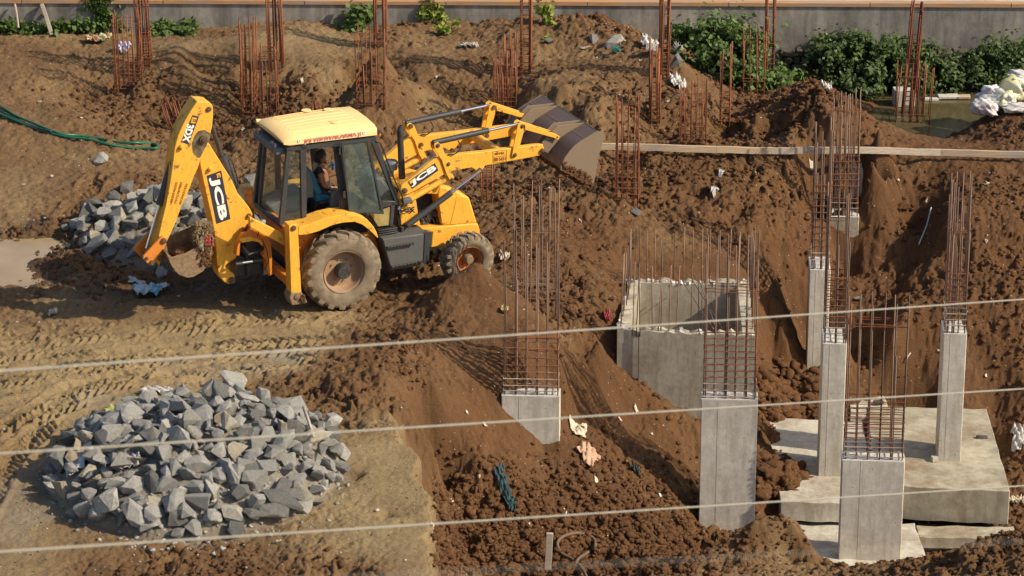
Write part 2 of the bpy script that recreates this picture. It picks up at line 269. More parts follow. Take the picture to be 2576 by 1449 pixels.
def paint(name,col,mud=.5,rough=.42,mudz=None,wear=.62,mudcol=(.21,.13,.07)):
    m,n,b=newmat(name,rough,0,.5)
    w1=noise(n,5,8,.72); w2=noise(n,24,6,.7); st=nd(n,'Mapping'); tc=nd(n,'TexCoord'); n.links.new(tc.outputs['Object'],st.inputs[0]); st.inputs['Scale'].default_value=(9,9,1.6)
    streak=noise(n,3,6,.7,vec=st.outputs[0])
    c=mix(n,ramp(n,w2,[(.4,(0,0,0)),(.7,(.35,.35,.35))]),col,tuple(min(1,x*1.12+.02) for x in col))
    c=mix(n,ramp(n,streak,[(.5,(0,0,0)),(.8,(mud,mud,mud))]),c,tuple(x*.55+y*.35 for x,y in zip(mudcol,col)))
    c=mix(n,ramp(n,w1,[(wear,(0,0,0)),(wear+.05,(.85,.85,.85))]),c,(.11,.06,.035))
    if mudz is not None:
        s=nd(n,'SeparateXYZ'); n.links.new(tc.outputs['Object'],s.inputs[0]); q=nd(n,'Math',operation='ADD'); n.links.new(s.outputs[2],q.inputs[0]); n.links.new(w1,q.inputs[1])
        c=mix(n,ramp(n,q.outputs[0],[(0,(.9,.9,.9)),(.02,(.9,.9,.9))]) if False else mapr(n,q.outputs[0],mudz+.35,mudz+.75,.9,0.),c,mudcol)
    n.links.new(c,b.inputs['Base Color'])
    n.links.new(mapr(n,w1,.3,.7,rough-.08,rough+.25),b.inputs['Roughness'])
    bump(n,b,w2,.25,.004)
    return m
def mapr(n,v,a,b_,c,d):
    r=nd(n,'MapRange'); r.clamp=True
    n.links.new(v,r.inputs[0]); 
    for i,x in ((1,a),(2,b_),(3,c),(4,d)): r.inputs[i].default_value=x
    return r.outputs[0]
def plain(name,col,rough=.7,metal=0.,var=.25,scale=12,bm=.0,spec=None):
    m,n,b=newmat(name,rough,metal,spec)
    f=noise(n,scale,6,.65)
    c=mix(n,ramp(n,f,[(.3,(0,0,0)),(.7,(1,1,1))]),tuple(x*(1-var) for x in col),tuple(min(1,x*(1+var)) for x in col)); n.links.new(c,b.inputs['Base Color'])
    if bm: bump(n,b,noise(n,scale*3,6,.7),.6,bm)
    return m
YEL=(.80,.395,.035); ORG=(.62,.20,.02)
M_yel=paint('yellow_paint',YEL,.75,.48,wear=.59); M_yelm=paint('yellow_paint_muddy',YEL,.9,.5,mudz=.55,wear=.575); M_org=paint('orange_paint_dirty',ORG,.8,.5,wear=.6)
M_roof=paint('faded_roof_paint',(.86,.60,.26),.3,.5,wear=.75,mudcol=(.5,.4,.3))
M_blk=paint('black_paint',(.04,.042,.045),.5,.38,wear=.66,mudcol=(.16,.12,.08)); M_blkd=plain('black_dusty',(.035,.033,.032),.6,0,.5,9)
M_gry=paint('bucket_steel',(.13,.09,.078),.7,.5,wear=.7,mudcol=(.27,.2,.12)); M_gryp=paint('bucket_steel_dusty',(.185,.135,.088),.7,.6,wear=.72,mudcol=(.27,.19,.11)); M_mud=plain('muddy_steel',(.21,.14,.08),.85,0,.45,14,.01)
M_chr=plain('chrome_rod',(.75,.76,.8),.14,1.,.05,5); M_pin=plain('rusty_pin',(.13,.075,.045),.6,.3,.4,20)
M_tyre=plain('dusty_tyre',(.195,.150,.100),.9,0,.38,7,.006); M_rim=paint('dusty_rim',(.30,.185,.105),.8,.7,wear=.7,mudcol=(.2,.13,.08)); M_rimo=paint('orange_rim',(.46,.16,.045),.8,.65,wear=.58)
M_white=plain('white_lettering',(.8,.78,.72),.5,0,.08,30); M_dark=plain('dark_lettering',(.03,.03,.05),.5,0,.1,30); M_redt=plain('red_lettering',(.62,.13,.10),.55,0,.25,40); M_brt=plain('brown_lettering',(.20,.075,.02),.55,0,.3,40)
M_rub=plain('black_rubber',(.02,.02,.02),.5,0,.3,15); M_eng=plain('engine_metal',(.10,.095,.09),.5,.5,.5,10); M_int=plain('grey_interior',(.10,.115,.125),.6,0,.2,10)
M_teal=plain('teal_seat_cover',(.01,.13,.22),.55,0,.3,6); M_skin=plain('skin',(.30,.13,.07),.55,0,.1,8); M_hair=plain('black_hair',(.012,.01,.009),.5,0,.3,40); M_shirt=plain('dark_shirt',(.022,.021,.026),.85,0,.2,10); M_trs=plain('dark_trousers',(.03,.032,.04),.85,0,.2,10)
M_lamp=plain('lamp_glass',(.55,.55,.5),.2,.4,.1,10); M_amber=plain('orange_lens',(.7,.16,.02),.3,0,.1,10)
def glass(name,tint=(.80,.90,.86),op=.22,dust=(.22,.25,.22)):
    m=bpy.data.materials.new(name); m.use_nodes=True; n=m.node_tree; n.nodes.clear()
    tr=nd(n,'BsdfTransparent'); tr.inputs[0].default_value=tint+(1,); gl=nd(n,'BsdfGlossy'); gl.inputs['Roughness'].default_value=.04
    df=nd(n,'BsdfDiffuse'); df.inputs[0].default_value=dust+(1,)
    fr=nd(n,'Fresnel'); fr.inputs[0].default_value=1.45
    a=nd(n,'MixShader'); n.links.new(fr.outputs[0],a.inputs[0]); n.links.new(tr.outputs[0],a.inputs[1]); n.links.new(gl.outputs[0],a.inputs[2])
    q=noise(n,4,6,.7); rr=mapr(n,q,.35,.75,op*.5,op*1.6); bb=nd(n,'MixShader'); n.links.new(rr,bb.inputs[0]); n.links.new(a.outputs[0],bb.inputs[1]); n.links.new(df.outputs[0],bb.inputs[2])
    o=nd(n,'OutputMaterial'); n.links.new(bb.outputs[0],o.inputs[0]); return m
M_gls=glass('dusty_glass',(.92,.96,.94),.10); M_gls2=glass('dusty_door_glass',(.78,.88,.84),.24,(.22,.28,.26))
def concrete(name,col,stain=.5,scale=1.,earth=.0):
    m,n,b=newmat(name,.85,0,.3)
    a=noise(n,2.2*scale,7,.65); c2=noise(n,14*scale,6,.7); tc=nd(n,'TexCoord'); mp=nd(n,'Mapping'); mp.inputs['Scale'].default_value=(3,3,.5); n.links.new(tc.outputs['Object'],mp.inputs[0])
    s=noise(n,2.5*scale,6,.7,vec=mp.outputs[0])
    c=mix(n,ramp(n,a,[(.3,(0,0,0)),(.72,(1,1,1))]),tuple(x*.78 for x in col),tuple(min(1,x*1.12) for x in col))
    c=mix(n,ramp(n,s,[(.45,(0,0,0)),(.75,(stain,stain,stain))]),c,tuple(x*f for x,f in zip(col,(.55,.5,.42))))
    c=mix(n,.5,c,ramp(n,c2,[(.3,(.7,.7,.7)),(.7,(1.15,1.15,1.15))]),'MULTIPLY')
    v=nd(n,'TexVoronoi'); v.inputs['Scale'].default_value=7; n.links.new(tc.outputs['Object'],v.inputs['Vector']); sx=nd(n,'SeparateColor'); n.links.new(v.outputs['Color'],sx.inputs[0])
    pm_=nd(n,'Math',operation='MULTIPLY'); n.links.new(mapr(n,v.outputs['Distance'],.06,.13,.75,0.),pm_.inputs[0]); n.links.new(mapr(n,sx.outputs[0],.55,.6,0,1),pm_.inputs[1]); pit=pm_.outputs[0]
    if earth: c=mix(n,mapr(n,noise(n,.9,6,.7),.48,.66,0,earth),c,(.20,.125,.07))
    if earth: c=mix(n,mapr(n,noise(n,1.7,6,.7),.55,.7,0,earth*.8),c,(.16,.15,.13))
    c=mix(n,pit,c,tuple(x*.35 for x in col))
    n.links.new(c,b.inputs['Base Color']); bump(n,b,noise(n,30*scale,6,.7),.5,.008)
    return m
M_con=concrete('column_concrete',(.62,.575,.50),.75); M_conl=concrete('slab_concrete',(.56,.53,.46),.7,1.,.55); M_cong=concrete('footing_concrete',(.44,.40,.31),1.,.6,.75); M_conb=concrete('shaft_concrete',(.48,.43,.34),.95,1.,.35); M_conw=concrete('wall_concrete',(.29,.27,.25),1.,.45)
M_edge=concrete('fresh_concrete_edge',(.60,.58,.54),.2)
def rebarm(name,c1,c2):
    m,n,b=newmat(name,.75,.25); f=noise(n,3,5,.7,coord='Object')
    n.links.new(mix(n,ramp(n,f,[(.35,(0,0,0)),(.65,(1,1,1))]),c1,c2),b.inputs['Base Color']); oi=nd(n,'ObjectInfo'); n.links.new(mix(n,.8,mix(n,ramp(n,f,[(.35,(0,0,0)),(.65,(1,1,1))]),c1,c2),ramp(n,oi.outputs['Random'],[(0,(.45,.45,.5)),(.5,(1,1,1)),(1,(1.5,1.45,1.35))]),'MULTIPLY'),b.inputs['Base Color']); return m
M_rust=rebarm('rusty_steel',(.17,.055,.024),(.29,.105,.045)); M_steel=rebarm('grey_brown_steel',(.17,.09,.055),(.26,.19,.15)); M_cem=rebarm('cement_spattered_steel',(.42,.38,.34),(.25,.14,.09)); M_drk=rebarm('dark_rusty_steel',(.10,.03,.018),(.22,.07,.03))
def wood(name,col):
    m,n,b=newmat(name,.8,0,.25); tc=nd(n,'TexCoord'); mp=nd(n,'Mapping'); mp.inputs['Scale'].default_value=(.8,12,12); n.links.new(tc.outputs['Object'],mp.inputs[0])
    f=noise(n,2.5,6,.65,vec=mp.outputs[0]); g=noise(n,1.3,3,.6)
    c=mix(n,ramp(n,f,[(.3,(0,0,0)),(.7,(1,1,1))]),tuple(x*.6 for x in col),col); c=mix(n,ramp(n,g,[(.4,(0,0,0)),(.7,(.5,.5,.5))]),c,(.3,.27,.24)); n.links.new(c,b.inputs['Base Color']); return m
M_wood=wood('pale_timber',(.70,.53,.35)); M_woodo=wood('orange_timber',(.56,.31,.15)); M_woodg=wood('grey_timber',(.55,.46,.36))
def leafm(name,c1,c2):
    m,n,b=newmat(name,.55,0,.35); oi=nd(n,'TexCoord'); f=noise(n,7,3,.6)
    c=mix(n,ramp(n,f,[(.3,(0,0,0)),(.7,(1,1,1))]),c1,c2); n.links.new(c,b.inputs['Base Color'])
    tl=nd(n,'BsdfTranslucent'); n.links.new(c,tl.inputs[0]); ms=nd(n,'MixShader'); ms.inputs[0].default_value=.28; n.links.new(b.outputs[0],ms.inputs[1]); n.links.new(tl.outputs[0],ms.inputs[2]); n.links.new(ms.outputs[0],n.nodes['Material Output'].inputs[0]); return m
M_leaf=leafm('leaves',(.055,.10,.022),(.13,.20,.045)); M_leafd=leafm('dark_leaves',(.04,.075,.02),(.10,.15,.04)); M_leafy=leafm('yellow_green_leaves',(.16,.22,.03),(.34,.38,.06)); M_stem=plain('stem',(.15,.11,.05),.8)
# ------------------------------------------------------------------ mesh helpers
class MB:
    def __init__(s): s.v=[]; s.f=[]
    def add(s,vs,fs):
        k=len(s.v); s.v+= [tuple(a) for a in vs]; s.f+=[tuple(i+k for i in f) for f in fs]; return s
    def box(s,c,d,R=None):
        vs=[Vector((x*d[0]/2,y*d[1]/2,z*d[2]/2)) for x in(-1,1) for y in(-1,1) for z in(-1,1)]
        if R: vs=[R@a for a in vs]
        return s.add([a+Vector(c) for a in vs],[(0,1,3,2),(4,6,7,5),(0,4,5,1),(2,3,7,6),(0,2,6,4),(1,5,7,3)])
    def tube(s,P,r,seg=10,cap=True):
        P=[Vector(p) for p in P]; n=len(P); R=r if isinstance(r,(list,tuple)) else [r]*n; vs=[]; up=None
        for i,p in enumerate(P):
            t=(P[min(i+1,n-1)]-P[max(i-1,0)]).normalized()
            if up is None: up=t.orthogonal().normalized()
            else:
                up=up-t*up.dot(t); up=up.normalized() if up.length>1e-5 else t.orthogonal().normalized()
            b=t.cross(up)
            for k in range(seg):
                a=2*math.pi*k/seg; vs.append(p+(up*math.cos(a)+b*math.sin(a))*R[i])
        fs=[(i*seg+k,i*seg+(k+1)%seg,(i+1)*seg+(k+1)%seg,(i+1)*seg+k) for i in range(n-1) for k in range(seg)]
        if cap: fs+=[tuple(range(seg))[::-1],tuple(range((n-1)*seg,n*seg))]
        return s.add(vs,fs)
    def prism(s,poly,y0,y1):      # polygon in the local x,z plane, thick along y
        n=len(poly); ar=sum(poly[i][0]*poly[(i+1)%n][1]-poly[(i+1)%n][0]*poly[i][1] for i in range(n))
        if ar<0: poly=poly[::-1]
        vs=[(x,y0,z) for x,z in poly]+[(x,y1,z) for x,z in poly]
        return s.add(vs,[tuple(range(n)),tuple(range(n,2*n))[::-1]]+[(i,i+n,(i+1)%n+n,(i+1)%n) for i in range(n)])
    def strip(s,prof,y0,y1,th):   # sheet following a polyline of the x,z plane
        n=len(prof); off=[]
        for i in range(n):
            a=Vector(prof[max(i-1,0)]); b=Vector(prof[min(i+1,n-1)]); d=(b-a).normalized(); off.append((prof[i][0]-d.y*th,prof[i][1]+d.x*th))
        return s.prism(list(prof)+off[::-1],y0,y1)
    def lathe(s,prof,seg,c=(0,0,0),axis='y'):
        vs=[];n=len(prof)
        for k in range(seg):
            a=2*math.pi*k/seg
            for r,h in prof:
                vs.append((c[0]+r*math.cos(a),c[1]+h,c[2]+r*math.sin(a)) if axis=='y' else (c[0]+r*math.cos(a),c[1]+r*math.sin(a),c[2]+h))
        fs=[(k*n+i,k*n+i+1,((k+1)%seg)*n+i+1,((k+1)%seg)*n+i) for k in range(seg) for i in range(n-1)]
        return s.add(vs,fs)
    def build(s,name,mat,parent=None,smooth=False,bevel=0):
        me=bpy.data.meshes.new(name); me.from_pydata([tuple(a) for a in s.v],[],s.f); me.update()
        bm=bmesh.new(); bm.from_mesh(me); bmesh.ops.recalc_face_normals(bm,faces=bm.faces); bm.to_mesh(me); bm.free()
        if smooth:
            for p in me.polygons: p.use_smooth=True
        o=bpy.data.objects.new(name,me); C.objects.link(o)
        if mat: me.materials.append(mat)
        if parent: o.parent=parent
        if bevel:
            b=o.modifiers.new('bevel','BEVEL'); b.width=bevel; b.segments=2; b.limit_method='ANGLE'; b.angle_limit=math.radians(40)
        if smooth=='auto' or bevel:
            for p in me.polygons: p.use_smooth=True
            try: me.set_sharp_from_angle(angle=math.radians(35))
            except Exception: pass
        return o
def tag(o,label=None,cat=None,group=None,kind=None):
    if label: o['label']=label
    if cat: o['category']=cat
    if group: o['group']=group
    if kind: o['kind']=kind
    return o
def empty(name,loc,rz=0,**k):
    o=bpy.data.objects.new(name,None); C.objects.link(o); o.location=loc; o.rotation_euler=(0,0,rz); o.empty_display_size=.2; tag(o,**k); return o
def npmesh(name,vs,quads=None,tris=None,mats=(),smooth=False):
    me=bpy.data.meshes.new(name); vs=np.asarray(vs,np.float32); me.vertices.add(len(vs)); me.vertices.foreach_set('co',vs.ravel())
    idx=[];st=[];k=0
    if quads is not None and len(quads): idx.append(np.asarray(quads,np.int32).ravel()); st.append(np.arange(len(quads))*4+k); k+=len(quads)*4
    if tris is not None and len(tris): idx.append(np.asarray(tris,np.int32).ravel()); st.append(np.arange(len(tris))*3+k); k+=len(tris)*3
    idx=np.concatenate(idx); st=np.concatenate(st)
    me.loops.add(len(idx)); me.loops.foreach_set('vertex_index',idx); me.polygons.add(len(st)); me.polygons.foreach_set('loop_start',st.astype(np.int32)); me.update(calc_edges=True)
    if smooth: me.polygons.foreach_set('use_smooth',np.ones(len(st),bool))
    for m in mats: me.materials.append(m)
    o=bpy.data.objects.new(name,me); C.objects.link(o); return o
# ================================================================== SETTING
def build_ground():
    h,w_=GX.shape; vs=np.stack([GX,GY,GZ],-1).reshape(-1,3)
    i=(np.arange(h-1)[:,None]*w_+np.arange(w_-1)[None,:]).ravel()
    o=npmesh('ground',vs,np.stack([i,i+1,i+w_+1,i+w_],-1),None,[M_soil],True)
    x=GX.ravel(); y=GY.ravel(); tint=np.clip(GT.ravel()*1.05-.08+.17*np.clip((y-54.5)/3,0,1)+.3*fbm(x,y,1.1,4,300),0,1); n=len(x)
    wet=np.zeros(n); pale=np.zeros(n)
    def blob(px,py,z,a,b,amt,arr,seed=1):
        q=W(px,py,z); d=((x-q[0])/a)**2+((y-q[1])/b)**2; v=np.clip(1.25-d+1.3*fbm(x,y,.6,4,seed),0,1)*amt; np.maximum(arr,v,out=arr)
    blob(60,650,-.1,1.0,1.9,.75,wet,11); blob(2400,310,-.4,1.8,1.6,.6,wet,12); blob(430,720,0,1.9,.6,.5,wet,13); blob(560,690,0,1.6,.8,.35,wet,14)
    blob(740,885,0,.6,.3,.45,pale,15); blob(560,920,0,1.2,.5,.2,pale,17); blob(250,1000,0,.5,.5,.3,pale,16); blob(1800,105,.9,1.5,1,.25,pale,18); blob(60,1250,0,.6,1.8,.3,pale,19)
    for Rk in (ROCK1,ROCK2): pale=np.maximum(pale,np.clip(dome(x,y,(Rk[0],Rk[1]*1.08,Rk[2]*1.08,1.))*2.2+.35*fbm(x,y,.3,3,77),0,.85)*(dome(x,y,(Rk[0],Rk[1]*1.1,Rk[2]*1.1,1.))>0))
    a=o.data.color_attributes.new('soil','FLOAT_COLOR','POINT'); a.data.foreach_set('color',np.stack([tint,wet,pale,np.ones(n)],-1).astype(np.float32).ravel())
    tag(o,kind='structure')
    ap=MB().add([(-220,-60,-6),(220,-60,-6),(220,400,-6),(-220,400,-6)],[(0,1,2,3)]).build('outer_ground',M_clod); tag(ap,kind='structure')
build_ground()
YAW=math.radians(-3)
# lane of pale concrete behind the wall
zt=.5+ (88-12)/F*YW/cp*1.02
MB().box((0,YW+10.2,zt-.35),(34,19.9,.5)).build('pavement',concrete('pale_yard',(.50,.46,.38),.4,.4)); tag(bpy.data.objects['pavement'],kind='structure')
def wallmat():
    m,n,bb=newmat('stained_wall_plaster',.9,0,.2); tc=nd(n,'TexCoord'); mp=nd(n,'Mapping'); mp.inputs['Scale'].default_value=(1.6,1,.25); n.links.new(tc.outputs['Object'],mp.inputs[0])
    a=noise(n,.55,7,.68); s_=noise(n,2.2,7,.7,vec=mp.outputs[0]); g=noise(n,6,6,.7)
    c=ramp(n,a,[(.32,(.17,.16,.15)),(.5,(.27,.25,.23)),(.66,(.36,.33,.29))]); c=mix(n,.85,c,ramp(n,s_,[(.36,(.55,.54,.52)),(.6,(1.15,1.15,1.12))]),'MULTIPLY'); c=mix(n,.6,c,ramp(n,g,[(.3,(.7,.7,.7)),(.7,(1.2,1.2,1.2))]),'MULTIPLY')
    n.links.new(c,bb.inputs['Base Color']); bump(n,bb,g,.5,.01); return m
M_conw=wallmat()
# ------------------------------------------------------------------ boundary wall with a plank along its top
def wall():
    r=empty('boundary_wall',(0,YW,0),0,label='long stained grey concrete wall across the back of the site',cat='wall')
    z0=W(1288,8,.5)
    def ztop(px,py): d=ray(px,py); t=YW/d[1]; return d[0]*t,CH+d[2]*t
    xl,zl=ztop(-300,5); xr,zr=ztop(2900,19)
    m=MB(); n=40
    vs=[];
    for i in range(n+1):
        f=i/n; x=xl+(xr-xl)*f; z=zl+(zr-zl)*f
        vs+=[(x,0,-1.0 if f<.0 else -.45),(x,0,z),(x,.25,z),(x,.25,-.45)]
    fs=[]
    for i in range(n):
        a=i*4; fs+=[(a,a+4,a+5,a+1),(a+1,a+5,a+6,a+2),(a+2,a+6,a+7,a+3)]
    fs+=[(0,1,2,3),(n*4,n*4+3,n*4+2,n*4+1)]
    m.add(vs,fs); m.build('wall_panel',M_conw,r)
    k=9
    for i in range(k):   # boards end to end on the wall's edge
        f0=i/k; f1=(i+1)/k-.0006; a=(xl+(xr-xl)*f0,zl+(zr-zl)*f0); b=(xl+(xr-xl)*f1,zl+(zr-zl)*f1); dz=random.uniform(-.006,.006)
        vs=[(a[0],-.035,a[1]-.005),(b[0],-.035,b[1]-.005),(b[0],-.035,b[1]+.075+dz),(a[0],-.035,a[1]+.075+dz)]; vs+= [(x,y+.2,z) for x,y,z in vs]
        MB().add(vs,[(0,1,2,3),(7,6,5,4),(3,2,6,7),(0,4,5,1),(1,5,6,2),(0,3,7,4)]).build('edge_board',M_woodo,r)
    return r
wall()
# rubble masonry under the wall at the right
def masonry():
    r=MB(); q0=W(1960,190,-.1); x0=(1950-1288)/F*(YW/cp); x1=(2950-1288)/F*(YW/cp); y=YW-.12
    rr=random.Random(5); z=-.9; lab=tag
    r.box(((x0+x1)/2,y+.22,-.35),(x1-x0,.3,1.1))
    while z<.14:
        h=rr.uniform(.12,.2); x=x0+rr.uniform(-.1,.05)
        while x<x1:
            wd=rr.uniform(.14,.42); d=rr.uniform(.22,.34); R=Euler((rr.uniform(-.12,.12),rr.uniform(-.1,.1),rr.uniform(-.12,.12))).to_matrix()
            r.box((x+wd/2,y+rr.uniform(-.06,.05),z+h/2),(wd-.03,d,h-.02),R); x+=wd
        z+=h
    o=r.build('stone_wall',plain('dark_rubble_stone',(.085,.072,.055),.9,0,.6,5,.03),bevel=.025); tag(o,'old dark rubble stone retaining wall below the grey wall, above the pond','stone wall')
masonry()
# ------------------------------------------------------------------ water
def water(name,cx,cy,a,b,z,col,rough,seed):
    m,n,bb=newmat(name+'_surface',rough,0,.5); f=noise(n,1.2,4,.6); n.links.new(mix(n,ramp(n,f,[(.35,(0,0,0)),(.65,(1,1,1))]),col,tuple(x*1.25 for x in col)),bb.inputs['Base Color'])
    bump(n,bb,noise(n,5,4,.5),.15,.01); k=48
    vs=[(cx+a*math.cos(t*2*math.pi/k),cy+b*math.sin(t*2*math.pi/k),z) for t in range(k)]
    o=MB().add(vs,[tuple(range(k))]).build(name,m); tag(o,kind='structure'); return o
q=W(2370,255,-.42); water('pond_water',q[0],q[1],2.9,3.6,-.42,(.085,.07,.035),.12,1)
q=W(15,655,-.1); water('puddle_water',q[0],q[1],1.9,1.9,-.105,(.30,.22,.13),.3,2)
# ------------------------------------------------------------------ concrete footings
def quadslab(name,c4,z,th,mat,label,cat,rough=.01):
    P=[Vector(W(px,py,z)) for px,py in c4]; m=MB(); n=10
    vs=[];rr=random.Random(name)
    for i in range(n+1):
        for j in range(n+1):
            a=P[0].lerp(P[1],j/n); b=P[3].lerp(P[2],j/n); v=a.lerp(b,i/n); ed=(i in(0,n) or j in(0,n)); v=v+Vector((rr.uniform(-1,1)*.012,rr.uniform(-1,1)*.012,rr.uniform(-1,1)*rough)); vs.append(v)
    fs=[(i*(n+1)+j,i*(n+1)+j+1,(i+1)*(n+1)+j+1,(i+1)*(n+1)+j) for i in range(n) for j in range(n)]
    ring=[j for j in range(n+1)]+[i*(n+1)+n for i in range(1,n+1)]+[n*(n+1)+j for j in range(n-1,-1,-1)]+[i*(n+1) for i in range(n-1,0,-1)]
    k=len(vs); vs+=[vs[a]-Vector((0,0,th)) for a in ring]; L=len(ring)
    fs+=[(ring[i],ring[(i+1)%L],k+(i+1)%L,k+i) for i in range(L)]
    m.add(vs,fs); o=m.build(name,mat,bevel=.012); tag(o,label,cat); return o
quadslab('concrete_footing',[(2180,1022),(2483,1029),(2542,1236),(2205,1219)],-3.0,.62,M_cong,'broad dusty concrete footing block with a single slim column, at the right','footing')
quadslab('concrete_footing',[(1900,1050),(2170,1060),(2212,1266),(1966,1262)],-3.08,.36,M_conl,'pale concrete footing half buried by soil clods between the square column pairs','footing')
quadslab('concrete_footing',[(2128,926),(2207,924),(2240,1046),(2140,1050)],-3.02,.4,M_conl,'narrow bright concrete strip behind the open steel cage','footing')
quadslab('concrete_bed',[(1975,1308),(2300,1318),(2345,1440),(2000,1440)],-3.52,.3,M_conl,'pale concrete bed under the nearest column at the right','concrete bed',.02)
quadslab('concrete_bed',[(2303,1321),(2560,1325),(2590,1352),(2312,1352)],-3.6,.2,M_cong,'low dirty concrete ledge below the front face of the broad footing','concrete bed',.02)
# ------------------------------------------------------------------ reinforcement
UNIT={}
def unitbar(mat,r,seg=6):
    k=(mat.name,r)
    if k not in UNIT:
        m=MB().tube([(0,0,0),(0,0,1)],r,seg); me=bpy.data.meshes.new('vertical_bar'); me.from_pydata([tuple(v) for v in m.v],[],m.f); me.materials.append(mat)
        for p in me.polygons: p.use_smooth=True
        UNIT[k]=me
    return UNIT[k]
def bar(parent,a,b,mat,r):
    o=bpy.data.objects.new('vertical_bar',unitbar(mat,r)); C.objects.link(o); o.parent=parent; a=Vector(a); b=Vector(b); d=b-a
    o.location=a; o.rotation_mode='QUATERNION'; o.rotation_quaternion=d.to_track_quat('Z','Y'); o.scale=(1,1,d.length); return o
def hoopmesh(w_,d,r,mat,tie=True):
    a,b=w_/2+r*2,d/2+r*2; m=MB(); P=[(-a,-b,0),(a,-b,0),(a,b,0),(-a,b,0),(-a,-b,.004)]
    for i in range(4): m.tube([P[i],P[i+1]],r,5)
    me=bpy.data.meshes.new('stirrup'); me.from_pydata([tuple(v) for v in m.v],[],m.f); me.materials.append(mat); return me
def fill_cage(root,w_,d,zb,zt_,nx,ny,hoops,mat,rb=.011,rh=.0065,lean=(0,0),jit=.02,tops=None,side=True,hmat=None,seed=1,groups=None,inner=0):
    """bars round a rectangle from zb to zt_ (local heights), stirrups at the given local heights"""
    rr=random.Random(seed); pos=[]
    xs=groups if groups else [(-.5+i/(nx-1)) for i in range(nx)] if nx>1 else [0]
    for i,f in enumerate(xs):
        for s in (-1,1): pos.append((f*w_,s*d/2,s))
    for j in range(1,ny-1):
        for s in (-1,1): pos.append((s*w_/2,(-.5+j/(ny-1))*d,0))
    for x,y,s in pos:
        top=zt_-(rr.random()**2)*(zt_-zb)*.16 if tops is None else (tops[0] if s<=0 else tops[1])-rr.uniform(0,.10)
        L=top-zb; dx=lean[0]*L+rr.uniform(-jit,jit); dy=lean[1]*L+rr.uniform(-jit,jit)
        bar(root,(x+rr.uniform(-.01,.01),y,zb),(x+dx,y+dy,top),mat,rb)
        if rr.random()<.3: bar(root,(x+.025,y,zb),(x+.025+dx,y+dy,zb+L*rr.uniform(.6,.85)),mat,rb)
    if hoops:
        me=hoopmesh(w_,d,rh,hmat or mat)
        for h in hoops:
            o=bpy.data.objects.new('stirrup',me); C.objects.link(o); o.parent=root; f=h-zb
            o.location=(lean[0]*f+rr.uniform(-.006,.006),lean[1]*f,h); o.rotation_euler=(rr.uniform(-.03,.03),rr.uniform(-.04,.04),rr.uniform(-.03,.03))
GC='rusty reinforcement cages standing on the site'
def cage(xl,xr,yt,yb,d,nx,ny,hy,label,mat=None,base=None,sink=.15,lean=(0,0),rb=.0105,groups=None,seed=None,rh=.0065,jit=.035,tops=None):
    """a free-standing cage seen between picture columns xl..xr, heads at yt, foot at yb; hy = picture rows of its stirrups"""
    p=hit((xl+xr)/2,yb) if base is None else Vector(W((xl+xr)/2,yb,base)); dep=p.y*cp+(CH-p.z)*sp; s=F/dep
    w_=max((xr-xl)/s-d*.05,.04); H=lambda y:(yb-y)/s/cp
    o=empty('rebar_cage',(p.x,p.y+d/2,p.z),YAW,label=label,cat='rebar cage',group=GC)
    tp=None if tops is None else (H(tops[0]),H(tops[1]))
    fill_cage(o,w_,d,-sink,H(yt),nx,ny,[H(y) for y in hy],mat or M_rust,rb=rb,rh=rh,lean=lean,groups=groups,seed=seed or int(xl),jit=jit,tops=tp)
    return o
R=lambda a,b,n:[a+(b-a)*i/(n-1) for i in range(n)]
TW=[-.5,-.38,.38,.5]
cage(290,357,46,226,.42,6,3,[65,74,157,163]+R(178,224,6),'open sparse cage on a dark hump left of the tall bundle by the creeper')
cage(348,381,-60,174,.3,5,4,[3,20]+R(85,170,12),'tall narrow dense bundle standing against the creeper patch at the far left',rb=.011,lean=(-.02,0))
cage(607,643,66,297,.38,4,5,[100,135,147,142]+R(200,290,7),'crowded cage with dark gaps, farther left of the two joined ones behind the boom',rb=.012)
cage(656,698,120,300,.35,3,3,[137,147,152]+R(220,295,5),'short sparse cage just right of a crowded one, behind the boom tip')
cage(678,712,-60,178,.3,5,4,[5,14]+R(80,135,6),'tall dense bundle rising past the wall, above and right of the boom tip',rb=.012,lean=(-.015,0))
cage(899,968,86,275,.42,5,2,[113,116]+R(207,270,5),'open cage with its foot ladder of stirrups in front of the pointed soil cone')
cage(941,968,-60,122,.3,2,5,[18,30,112],'pair of thick tall bundles on the tip of the pointed soil cone',rb=.015,groups=TW)
cage(1243,1300,150,300,.45,6,3,[168,200]+R(215,290,8),'dense cage behind the raised rod ends of the loader, in front of a tall pair',rb=.012)
cage(1270,1300,92,250,.3,3,4,[130,190],'taller rusty bundle rising out of the back of a dense cage above the loader')
cage(1310,1336,-60,190,.32,2,5,[18,35]+R(105,184,9),'tall pair of bundles joined by a ladder, left of the rubble-strewn heap',rb=.015,groups=TW)
cage(1634,1657,114,320,.32,2,5,[156]+R(225,315,9),'leaning pair of bundles ending in a dark hollow, nearer of two by the rubble',rb=.014,groups=TW)
cage(1659,1681,-40,200,.32,2,5,[24,45,110]+R(115,195,9),'tall ladder-like pair of bundles crossing the bush and the wall beside grey boulders',rb=.014,groups=TW,lean=(.005,0))
cage(1549,1607,250,512,.42,5,4,R(270,290,2)+R(378,505,10),'cage crossed by the timber line just right of the raised loader bucket',rb=.010)
cage(1710,1778,210,374,.42,6,3,[258,262]+R(320,368,6),'slender thin-bar cage in the soil hollow above the middle of the timber line',rb=.0095)
cage(1811,1836,132,346,.28,2,3,[170,186]+R(255,316,7),'narrow two-legged ladder cage left of a deep dark hollow',rb=.012)
cage(1869,1923,80,236,.4,4,2,[103,201,208,230],'sparse four-bar cage standing in the leafy bush',rb=.012)
